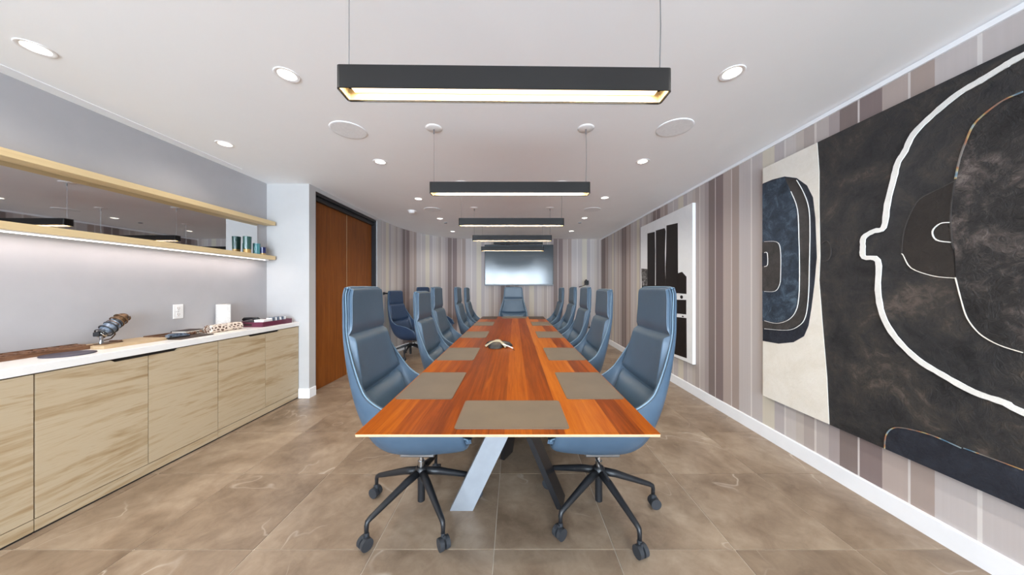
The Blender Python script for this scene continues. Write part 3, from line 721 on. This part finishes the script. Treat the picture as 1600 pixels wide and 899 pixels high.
cb = obj('camera_body', bx(bmesh.new(), -0.05, 0.04, -0.045, 0.045, 1.36, 1.47, 0.010, 2), 'black_paint', tp)
obj('lens', cyl(bmesh.new(), (-0.005, -0.095, 1.415), 0.032, 0.055, 20, None, 'Y'), 'tv_black', cb)
obj('viewfinder', bx(bmesh.new(), -0.03, 0.0, -0.03, 0.03, 1.468, 1.495, 0.004), 'black_paint', cb)

# small black box beside the door
t = thing('door_reader', 'small black box on the wall right of the double door', 'card reader', (-2.408, 5.48, 1.17))
obj('plate', bx(bmesh.new(), -0.012, 0.002, -0.03, 0.03, 0.0, 0.05, 0.003), 'black_paint', t)
obj('knob', bx(bmesh.new(), 0.0, 0.06, -0.016, 0.016, 0.012, 0.038, 0.005), 'black_paint', t)

# ------------------------------------------------------------------ wall outlet
t = thing('wall_outlet', 'white double power outlet on the grey wall above the counter', 'outlet', (XL, 2.575, 1.035))
pl = obj('plate', bx(bmesh.new(), 0, 0.006, -0.04, 0.04, 0, 0.125, 0.003), 'plastic_white', t)
for z_ in (0.036, 0.089):
    s_ = obj('socket', prism(bmesh.new(), rounded_rect(0.017, 0.020, 0.008), lambda p, q, dd, z_=z_: (dd, p, q + z_), 0.005, 0.0085), 'plastic_white', t)
    bm = bmesh.new()
    for yy in (-0.007, 0.007): bx(bm, 0.008, 0.0092, yy - 0.0012, yy + 0.0012, z_ - 0.002, z_ + 0.010)
    bx(bm, 0.008, 0.0092, -0.0025, 0.0025, z_ - 0.012, z_ - 0.007); obj('slots', bm, 'carved_wood', s_)
obj('screw', cyl(bmesh.new(), (0.005, 0, 0.0625), 0.003, 0.0018, 10, None, 'X'), 'steel', t)

# ------------------------------------------------------------------ shelf tumblers
def tumbler(x, y, r, h, m, label, base=0.0):
    t = thing('glass_tumbler', label, 'glass', (x, y, 1.674), 0, 'glass tumblers on the lower shelf')
    b0 = base
    obj('cup', lathe(bmesh.new(), [(0.0, b0 + 0.006), (r * 0.8, b0 + 0.006), (r * 0.92, h), (r, h), (r * 0.9, b0), (0.0, b0)], 28), m, t, smooth=True, sharp=40)
    if base: obj('foot_band', lathe(bmesh.new(), [(0.0, 0.0), (r * 0.86, 0.0), (r * 0.9, base), (0.0, base)], 28), 'tumbler_gold', t, smooth=True, sharp=40)
tumbler(-2.862, 3.17, 0.037, 0.178, 'tumbler_green', 'tall dark green glass tumbler with gold foot on the shelf', 0.042)
tumbler(-2.862, 3.285, 0.034, 0.120, 'tumbler_teal', 'medium teal glass tumbler between its green and navy neighbours')
tumbler(-2.835, 3.335, 0.031, 0.085, 'tumbler_navy', 'short navy glass tumbler nearest the shelf end', 0.018)

# ------------------------------------------------------------------ things on the counter
CZ = 0.90
t = thing('carved_board', 'long dark carved wooden tray against the wall, leftmost on the counter', 'tray', (-2.865, 1.70, CZ))
obj('base', bx(bmesh.new(), -0.055, 0.055, -0.32, 0.27, 0, 0.016, 0.002), 'carved_wood', t)
obj('rim', (lambda bm: (bx(bm, 0.043, 0.055, -0.32, 0.27, 0.016, 0.026), bx(bm, -0.055, -0.043, -0.32, 0.27, 0.016, 0.034), bm)[2])(bmesh.new()), 'carved_wood', t)
for i_ in range(22):
    obj('carved_knob', bx(bmesh.new(), -0.038, 0.038, -0.312 + i_ * 0.0262, -0.295 + i_ * 0.0262, 0.016, 0.029 + 0.004 * (i_ % 2), 0.003), 'carved_wood', t)
t = tag(obj('round_slate', lathe(bmesh.new(), [(0, 0), (0.098, 0), (0.102, 0.003), (0.100, 0.007), (0, 0.007)], 48), plain('slate', (70, 64, 76), 0.5, var=0.15, scale=20), None, (-2.705, 1.795, CZ)), 'flat round dark slate plate lying before the carved tray', 'plate')
bm = prism(bmesh.new(), [(-2.915, 2.0), (-2.76, 1.94), (-2.705, 1.95), (-2.695, 2.30), (-2.915, 2.30)], lambda p, q, dd: (p + 2.8, q - 2.12, dd), 0, 0.02)
tag(obj('serving_board', bm, 'pale_board', None, (-2.8, 2.12, CZ)), 'pale wooden board carrying the wound metal sculpture', 'board')

# sculpture
M['bronze'] = plain('bronze', (104, 80, 58), 0.4, 0.6, var=0.3, scale=40)
M['bluesteel'] = plain('bluesteel', (120, 134, 152), 0.3, 0.7, var=0.4, scale=50)
sc = thing('metal_sculpture', 'wire-wound bronze and steel sculpture leaning on a bent foot', 'sculpture', (-2.82, 2.06, CZ + 0.02), R(12))
def along(f): return Vector((0.0, -0.055 + 0.15 * f, 0.065 + 0.115 * f))
axd = (along(1) - along(0)).normalized(); u_ = Vector((1, 0, 0)); w_ = u_.cross(axd)
def ovoid(f0, f1, rf, n=14, seg=18):
    bm = bmesh.new(); rings = []
    for i_ in range(n + 1):
        f_ = f0 + (f1 - f0) * i_ / n; r_ = rf(i_ / n)
        rings.append([bm.verts.new(along(f_) + (u_ * math.cos(2 * PI * k_ / seg) + w_ * math.sin(2 * PI * k_ / seg)) * r_) for k_ in range(seg)])
    for a, b in zip(rings, rings[1:]):
        for k_ in range(seg): bm.faces.new((a[k_], a[(k_ + 1) % seg], b[(k_ + 1) % seg], b[k_]))
    bm.faces.new(rings[0]); bm.faces.new(rings[-1]); return bm
obj('body', ovoid(0.0, 0.68, lambda q: 0.022 + 0.016 * math.sin(q * PI * 0.8)), 'bluesteel', sc, smooth=True)
obj('head', ovoid(0.66, 1.08, lambda q: 0.034 * math.sqrt(max(0.05, 1 - (2 * q - 0.85) ** 2 * 0.7))), 'bronze', sc, smooth=True)
for q, (f0, f1, nt_, r_) in enumerate(((0.02, 0.62, 3.2, 0.041), (0.5, 0.98, 3.0, 0.040))):
    pts = []
    for i_ in range(60):
        f_ = i_ / 59; a = f_ * nt_ * 2 * PI; rr = r_ * (0.86 + 0.14 * math.sin(f_ * PI))
        pts.append(along(f0 + (f1 - f0) * f_) + (u_ * math.cos(a) + w_ * math.sin(a)) * rr)
    obj('wound_wire', tube(bmesh.new(), pts, 0.0042, 6), 'bronze' if q else 'black_metal', sc, smooth=True)
obj('tail_block', bx(bmesh.new(), -0.016, 0.016, -0.085, -0.055, 0.058, 0.088, 0.004), 'black_metal', sc)
obj('collar', ovoid(-0.02, 0.10, lambda q: 0.027), 'chrome', sc, smooth=True)
obj('support_strap', tube(bmesh.new(), [(0, 0.03, 0.09), (0, 0.035, 0.055), (0, 0.01, 0.03), (0, -0.03, 0.025)], 0.004, 8), 'bronze', sc)
obj('stem', tube(bmesh.new(), [(0, -0.05, 0.06), (0, -0.048, 0.03), (0, -0.05, 0.006)], [0.011, 0.008, 0.010], 10), 'steel', sc)
obj('foot', bx(bmesh.new(), -0.035, 0.035, -0.065, 0.05, 0.0, 0.006, 0.002), 'bronze', sc)
obj('foot_block', bx(bmesh.new(), -0.03, 0.03, 0.028, 0.05, 0.006, 0.014, 0.002), 'carved_wood', sc)

# dark box, books, gadgets, folder
t = thing('shallow_box', 'shallow dark brown frame box beside the pale board', 'box', (-2.835, 2.40, CZ))
bm = bx(bmesh.new(), -0.07, 0.07, -0.085, 0.085, 0, 0.006); bx(bm, -0.07, -0.06, -0.085, 0.085, 0.006, 0.026); bx(bm, 0.06, 0.07, -0.085, 0.085, 0.006, 0.026); bx(bm, -0.06, 0.06, -0.085, -0.076, 0.006, 0.026); bx(bm, -0.06, 0.06, 0.076, 0.085, 0.006, 0.026)
obj('frame', bm, 'carved_wood', t); obj('inlay', bx(bmesh.new(), -0.059, 0.059, -0.075, 0.075, 0.006, 0.014), 'mat_leather', t)
for n_, (z_, col_, y_, lab) in enumerate(((0.0, (34, 28, 28), 2.585, 'lower of two dark notebooks below the outlet'), (0.019, (52, 36, 30), 2.575, 'upper dark brown notebook lying below the outlet'))):
    t = thing('notebook', lab, 'notebook', (-2.84, y_, CZ + z_), R(4 * n_), 'dark notebooks below the outlet')
    cm = plain('notebook_cover', col_, 0.55)
    bm = bx(bmesh.new(), -0.06, 0.06, -0.08, 0.08, 0.0, 0.003); bx(bm, -0.06, 0.06, -0.08, 0.08, 0.016, 0.019); bx(bm, -0.06, -0.056, -0.08, 0.08, 0.003, 0.016)
    obj('cover', bm, cm, t); obj('pages', bx(bmesh.new(), -0.055, 0.056, -0.077, 0.077, 0.003, 0.016), 'paint_cream', t)
t = tag(box('leather_folder', 'mat_dark', -2.735, -2.60, 2.30, 2.56, CZ, CZ + 0.008, None, 0.002), 'flat dark brown folder near the counter front edge', 'folder')
t = thing('stapler', 'small silver and black stapler lying on the brown folder', 'stapler', (-2.685, 2.36, CZ + 0.008), R(-8))
obj('base', bx(bmesh.new(), -0.017, 0.017, -0.07, 0.07, 0, 0.008, 0.002), 'black_paint', t)
obj('arm', prism(bmesh.new(), [(-0.07, 0.012), (0.068, 0.009), (0.07, 0.018), (0.02, 0.034), (-0.05, 0.036), (-0.07, 0.028)], lambda p, q, dd: (dd, p, q), -0.013, 0.013), 'bluesteel', t)
obj('hinge', cyl(bmesh.new(), (-0.019, -0.055, 0.016), 0.008, 0.038, 14, None, 'X'), 'chrome', t)
t = thing('bead_string', 'string of dark wooden beads curled beside the patterned roll', 'beads', (-2.765, 2.555, CZ))
for i_ in range(16):
    a = i_ * 0.42
    bm = bmesh.new(); bmesh.ops.create_icosphere(bm, subdivisions=2, radius=0.0095, matrix=Matrix.Translation((0.035 * math.sin(a) + 0.012 * math.cos(2 * a), -0.075 + i_ * 0.0095, 0.0095 + 0.006 * (i_ % 3)))); obj('bead', bm, 'carved_wood', t, smooth=True)
t = tag(box('paper_sheet', 'paint_cream', -2.70, -2.585, 2.585, 2.86, CZ, CZ + 0.002), 'cream sheet of paper on the counter before the patterned roll', 'paper')

# patterned roll
k = NT('lattice_cloth'); vo = k.n('ShaderNodeTexVoronoi', feature='DISTANCE_TO_EDGE'); vo.inputs['Scale'].default_value = 46.0; k.l(k.coord((1, 0.6, 1)), vo.inputs['Vector'])
k.color(k.ramp(vo.outputs['Distance'], [(0.0, (226, 212, 198)), (0.16, (220, 204, 190)), (0.22, (84, 58, 44)), (1.0, (96, 68, 52))])); M['lattice'] = k.set(0.7)
t = thing('patterned_roll', 'brown and white patterned fabric roll lying on the counter', 'roll', (-2.70, 2.755, CZ))
bm = bmesh.new(); n_ = 30; rows = []
for q, y_ in enumerate((-0.15, -0.146, 0.146, 0.15)):
    rr = 0.031 if q in (0, 3) else 0.036
    rows.append([bm.verts.new((rr * 1.15 * math.copysign(abs(math.cos(2 * PI * i_ / n_)) ** 0.75, math.cos(2 * PI * i_ / n_)), y_, 0.036 + rr * math.copysign(abs(math.sin(2 * PI * i_ / n_)) ** 0.75, math.sin(2 * PI * i_ / n_)))) for i_ in range(n_)])
for a, b in zip(rows, rows[1:]):
    for i_ in range(n_): bm.faces.new((a[i_], a[(i_ + 1) % n_], b[(i_ + 1) % n_], b[i_]))
bm.faces.new(rows[0]); bm.faces.new(rows[-1]); obj('cloth', bm, 'lattice', t, smooth=True, sharp=40)
pts = [((0.026 - 0.0022 * a) * math.cos(a), -0.1515, 0.036 + (0.026 - 0.0022 * a) * math.sin(a)) for a in [i_ * 0.35 for i_ in range(30)]]
obj('spiral_edge', tube(bmesh.new(), pts, 0.0022, 6), 'carved_wood', t)
obj('loop', tube(bmesh.new(), [(0.0, -0.152, 0.072), (0.01, -0.17, 0.07), (0.01, -0.185, 0.045), (0.01, -0.18, 0.012)], 0.004, 8), 'carved_wood', t)

# paper towel
t = thing('paper_towel_roll', 'white paper towel roll standing behind the patterned roll', 'paper towel', (-2.870, 2.915, CZ))
bm = lathe(bmesh.new(), [(0.019, 0.0), (0.052, 0.0), (0.053, 0.004), (0.053, 0.238), (0.051, 0.242), (0.019, 0.242), (0.019, 0.0)], 40); M['towel'] = plain('towel', (206, 202, 197), 0.9, var=0.05, scale=90); obj('sheets', bm, 'towel', t, smooth=True, sharp=40)
obj('core', lathe(bmesh.new(), [(0.016, 0.001), (0.0188, 0.001), (0.0188, 0.243), (0.016, 0.243), (0.016, 0.001)], 24), 'pale_board', t, smooth=True, sharp=40)
bm = bmesh.new(); rows = []
for i_ in range(12):
    a = R(-100 + i_ * 9.0); rr = 0.0535 + 0.0004 * i_ * max(0, i_ - 6)
    rows.append([bm.verts.new((rr * math.cos(a), rr * math.sin(a), z_ + 0.004 * math.sin(i_ * 2.3 + z_ * 60))) for z_ in [0.004 + 0.234 * q / 10 for q in range(11)]])
for a, b in zip(rows, rows[1:]):
    for q in range(10): bm.faces.new((a[q], b[q], b[q + 1], a[q + 1]))
obj('loose_sheet', bm, 'towel', t, smooth=True)

# purple tray with things in it
M['purple_lacquer'] = plain('purple_lacquer', (98, 42, 62), 0.3, var=0.12)
t = thing('lacquer_tray', 'plum purple lacquered tray at the far counter end', 'tray', (-2.72, 3.225, CZ))
obj('bottom', bx(bmesh.new(), -0.14, 0.14, -0.195, 0.195, 0, 0.006), 'purple_lacquer', t)
for a in ((-0.145, 0.145, -0.20, -0.19), (-0.145, 0.145, 0.19, 0.20), (-0.145, -0.135, -0.19, 0.19), (0.135, 0.145, -0.19, 0.19)): obj('side', bx(bmesh.new(), *a, 0, 0.05, 0.0015), 'purple_lacquer', t)
obj('handle_slot', bx(bmesh.new(), -0.055, 0.035, -0.2008, -0.199, 0.018, 0.030), 'dark_inside', t)
t = thing('desk_telephone', 'small black desk telephone inside the purple tray', 'telephone', (-2.785, 3.13, CZ + 0.006), R(10))
obj('base', prism(bmesh.new(), [(-0.055, 0), (0.055, 0), (0.05, 0.05), (-0.05, 0.035)], lambda p, q, dd: (dd, p, q), -0.05, 0.05), 'black_paint', t)
obj('handset', tube(bmesh.new(), [(-0.075, 0.0, 0.058), (-0.06, 0.0, 0.068), (0, 0, 0.074), (0.06, 0, 0.068), (0.075, 0, 0.058)], [0.014, 0.018, 0.012, 0.018, 0.014], 12), 'black_paint', t, smooth=True)
t = thing('card_box', 'white cardboard box inside the purple tray, front corner', 'box', (-2.632, 3.10, CZ + 0.006), 0)
obj('carton', bx(bmesh.new(), -0.055, 0.042, -0.045, 0.045, 0, 0.055, 0.001), 'plastic_white', t); obj('lid', bx(bmesh.new(), -0.0565, 0.0435, -0.0465, 0.0465, 0.055, 0.065, 0.001), 'plastic_white', t)
for i_ in range(7):
    y_ = 3.175 + i_ * 0.031
    tag(box('tea_packet', 'bluesteel' if i_ % 2 else 'plastic_white', -2.66 - 0.002 * (i_ % 3), -2.60, y_ - 0.006, y_ + 0.006, CZ + 0.006, CZ + 0.078 + 0.004 * (i_ % 2), None, 0.002),
        'upright pale packet in the purple tray, %s from the white box' % ['first', 'second', 'third', 'fourth', 'fifth', 'sixth', 'seventh'][i_], 'packet', 'upright packets in the purple tray')

# ------------------------------------------------------------------ paintings on the right wall
PX = XR - 0.04
def wp(x, y):                                      # picture of the painted outline, as metres along and up its wall
    Yv = PX * F / (x - VX); return (Yv, EYE + (VY - y) * Yv / F)
def z6(l): return [wp(1180 + a / 2.569, 50 + b / 2.569) for a, b in l]
def z7(l): return [wp(1180 + a / 2.043, 380 + b / 2.043) for a, b in l]
def z5(l): return [wp(1180 + a / 2.143, 220 + b / 2.143) for a, b in l]
def zb(l): return [wp(960 + a / 2.646, 280 + b / 2.646) for a, b in l]
def onwall(ox, oz): return lambda p, q, dd: (-dd, p - ox, q - oz)
def clampz(l, z0, z1, ya, yb): return [(min(max(p[0], ya), yb), min(max(p[1], z0), z1)) for p in l]
A0, A1, AZ0, AZ1 = 0.25, 2.555, 0.372, 2.338
art = thing('abstract_painting', 'huge charcoal abstract painting with white outline and cream side panel', 'painting', (PX, (A0 + A1) / 2, AZ0))
oy_, oz_ = (A0 + A1) / 2, AZ0
W = onwall(oy_, oz_)
def patch(name, pts, m, d0, d1, parent=art, fn=None, lim=None):
    lim = lim or (AZ0 + 0.002, AZ1 - 0.002, A0 + 0.002, A1 - 0.002)
    return obj(name, prism(bmesh.new(), clampz(pts, *lim), fn or W, d0, d1), m, parent)
def stroke(name, pts, w, m, d0, d1, parent=art, fn=None, jitter=0.1, n=4):
    P = smooth_path(pts, n); L, Rr = [], []
    for i_ in range(len(P)):
        a, b = Vector(P[max(i_ - 1, 0)]), Vector(P[min(i_ + 1, len(P) - 1)]); dv = (b - a); dv = dv.normalized() if dv.length > 1e-6 else Vector((1, 0)); nn_ = Vector((-dv.y, dv.x))
        h = w / 2 * (1 + jitter * math.sin(i_ * 2.7) + jitter * 0.7 * math.sin(i_ * 1.1)); p = Vector(P[i_]); L.append(p + nn_ * h); Rr.append(p - nn_ * h)
    bm = bmesh.new(); f_ = fn or W
    V = [[bm.verts.new(f_(q[i_].x, min(max(q[i_].y, AZ0 + .002), AZ1 - .002), dd)) for q, dd in ((L, d0), (L, d1), (Rr, d1), (Rr, d0))] for i_ in range(len(P))]
    for a, b in zip(V, V[1:]):
        for k_ in range(4): bm.faces.new((a[k_], b[k_], b[(k_ + 1) % 4], a[(k_ + 1) % 4]))
    bm.faces.new(V[0]); bm.faces.new(V[-1])
    return obj(name, bm, m, parent)
obj('canvas', bx(bmesh.new(), 0, XR - PX - 0.001, A0 - oy_, A1 - oy_, 0, AZ1 - oz_), 'paint_char', art)
bd = z6([(250, 440), (258, 560), (258, 700), (262, 899)]) + z7([(205, 120), (215, 250), (230, 430), (237, 588)])
bd[0] = (bd[0][0], AZ1); bd[-1] = (bd[-1][0], AZ0)
o_ = patch('side_panel', [(A1, AZ1)] + bd + [(A1, AZ0)], 'paint_cream', 0.0, 0.003); o_['label'] = 'cream painted side panel'
LE = 30
patch('painted_oval', z5([(LE - 6, 145), (60, 130), (100, 120), (140, 125), (175, 150), (195, 190), (203, 260), (208, 390), (200, 480), (190, 560), (180, 620), (165, 655), (130, 675), (80, 680), (LE - 6, 670)]), 'paint_navy', 0.003, 0.005)
patch('painted_oval', z5([(LE - 6, 150), (100, 125), (140, 130), (160, 165), (178, 225), (183, 300), (182, 420), (178, 520), (168, 590), (148, 618), (110, 632), (LE - 6, 628)]), 'paint_grey', 0.005, 0.0062)
patch('painted_oval', z5([(LE - 6, 147), (100, 122), (122, 170), (143, 230), (149, 330), (151, 430), (149, 520), (138, 570), (114, 598), (75, 610), (LE - 6, 603)]), 'paint_blue', 0.0062, 0.0075)
patch('painted_block', z5([(LE - 6, 340), (75, 340), (88, 365), (88, 440), (85, 480), (70, 503), (LE - 6, 503)]), 'paint_grey', 0.0075, 0.0088)
patch('painted_block', z5([(LE - 6, 375), (45, 378), (45, 415), (LE - 6, 422)]), 'paint_navy', 0.0088, 0.0098)
for l_, w_s in (([(142, 132), (165, 172), (183, 225), (187, 300), (185, 420), (182, 520), (172, 590), (150, 620), (110, 635), (34, 630)], 0.0032), ([(123, 170), (145, 230), (150, 330), (152, 430), (150, 520), (140, 570), (115, 600), (75, 612), (34, 603)], 0.0032),
                  ([(34, 338), (75, 339), (88, 365), (89, 440), (86, 480), (70, 504), (34, 505)], 0.0032), ([(34, 375), (44, 377), (45, 415), (34, 422)], 0.006)):
    stroke('painted_line', z5(l_), w_s, 'paint_white', 0.006, 0.0105)
# large dark lobes
q6 = lambda a, b: z6([(a, b)])[0]
big = z6([(1079, 240), (1000, 275), (930, 325), (880, 375), (850, 440), (825, 510), (808, 590), (795, 660), (788, 750), (795, 850)]) + z7([(640, 20), (642, 110), (660, 180), (680, 240), (720, 290), (780, 325), (858, 350)])
patch('painted_field', [(0.62, 1.84), (0.72, 2.0), (0.88, 2.12), (1.06, 2.165)] + big + [(1.08, 0.985), (0.9, 0.985), (0.74, 1.08), (0.62, 1.27), (0.575, 1.55)], 'paint_char2', 0.001, 0.004)
lobe = z6([(806, 597), (740, 630), (665, 670), (630, 720), (600, 800), (590, 890)]) + z7([(475, 40), (500, 80), (570, 105), (640, 112)]) + z6([(795, 850), (788, 750), (795, 660)])
patch('painted_field', lobe, 'paint_lobe', 0.001, 0.003)
low = z7([(415, 668), (418, 620), (435, 595), (470, 590), (560, 612), (660, 655), (750, 685), (858, 725)])
patch('painted_field', low + [(0.8, low[-1][1] - 0.0), (0.8, AZ0), (low[0][0], AZ0)], 'paint_navy', 0.001, 0.003)
stroke('painted_line', z7([(415, 668), (418, 620), (435, 595), (470, 590), (560, 612), (660, 655)]), 0.0045, 'paint_rainbow', 0.002, 0.006)
stroke('painted_line', z7([(668, 655), (750, 685), (858, 725)]), 0.0035, 'paint_rainbow', 0.002, 0.006)
stroke('painted_line', big[0:7], 0.006, 'paint_rainbow', 0.003, 0.007)
stroke('painted_line', big[6:11] , 0.005, 'paint_grey', 0.003, 0.006)
stroke('painted_line', big[11:] , 0.004, 'paint_cream', 0.003, 0.006)
stroke('painted_line', lobe[5:10], 0.0035, 'paint_cream', 0.002, 0.005)
stroke('painted_line', lobe[0:6], 0.004, 'paint_grey', 0.002, 0.005)
stroke('painted_line', z6([(785, 765), (745, 770), (715, 800), (730, 835), (790, 845)]), 0.005, 'paint_white', 0.003, 0.006)
wl = z6([(1079, 95), (1000, 140), (910, 195), (820, 248), (720, 330), (640, 410), (605, 480), (577, 525), (560, 590), (535, 690), (520, 785), (480, 800), (440, 825), (436, 862)]) + z7([(350, 45), (395, 56), (395, 150), (410, 230), (450, 300), (520, 370), (600, 420), (700, 475), (800, 510), (858, 540)])
wl = [(0.42, 1.86), (0.58, 2.13), (0.82, 2.27), (1.06, 2.305)] + wl + [(1.0, 0.715), (0.76, 0.78), (0.53, 1.0), (0.41, 1.4), (0.42, 1.86)]
o_ = stroke('painted_outline', wl, 0.026, 'paint_white', 0.003, 0.009, jitter=0.07); o_['label'] = 'thick white painted outline'
stroke('painted_line', z5([(222, 345), (240, 335), (252, 352), (254, 380), (242, 402), (222, 402)]), 0.005, 'paint_grey', 0.0, 0.004)

B0, B1, BZ0, BZ1 = 3.565, 5.03, 0.376, 2.33
art2 = thing('black_white_painting', 'white canvas with bold black painted bars', 'painting', (PX, (B0 + B1) / 2, BZ0))
W2 = onwall((B0 + B1) / 2, BZ0); lim2 = (BZ0 + .002, BZ1 - .002, B0 + .002, B1 - .002)
obj('canvas', bx(bmesh.new(), 0, XR - PX - 0.001, (B0 - B1) / 2, (B1 - B0) / 2, 0, BZ1 - BZ0, 0.003), 'canvas_white', art2)
def ink(l, m='paint_ink', d=0.003): return patch('painted_bar', zb(l), m, 0, d, art2, W2, lim2)
ink([(137, 225), (167, 218), (169, 300), (168, 440), (137, 440)])
ink([(172, 213), (208, 203), (212, 215), (209, 300), (210, 375), (214, 440), (172, 440)])
ink([(216, 192), (262, 182), (263, 380), (264, 440), (214, 440), (212, 365), (215, 300)])
ink([(262, 390), (280, 384), (298, 404), (298, 475), (262, 472)])
ink([(112, 370), (136, 372), (136, 440), (114, 448)], 'paint_smudge')
ink([(114, 440), (264, 440), (262, 472), (116, 474)])
ink([(116, 494), (297, 500), (297, 560), (116, 540)])
ink([(118, 556), (298, 575), (299, 741), (250, 724), (122, 664)])
patch('painted_dot', [(zb([(278, 488)])[0][0] + 0.03 * math.cos(a * PI / 8), zb([(278, 488)])[0][1] + 0.022 * math.sin(a * PI / 8)) for a in range(16)], 'paint_ink', 0, 0.003, art2, W2, lim2)
patch('painted_dot', [(zb([(283, 568)])[0][0] + 0.02 * math.cos(a * PI / 8), zb([(283, 568)])[0][1] + 0.008 * math.sin(a * PI / 8)) for a in range(16)], 'paint_ink', 0, 0.003, art2, W2, lim2)
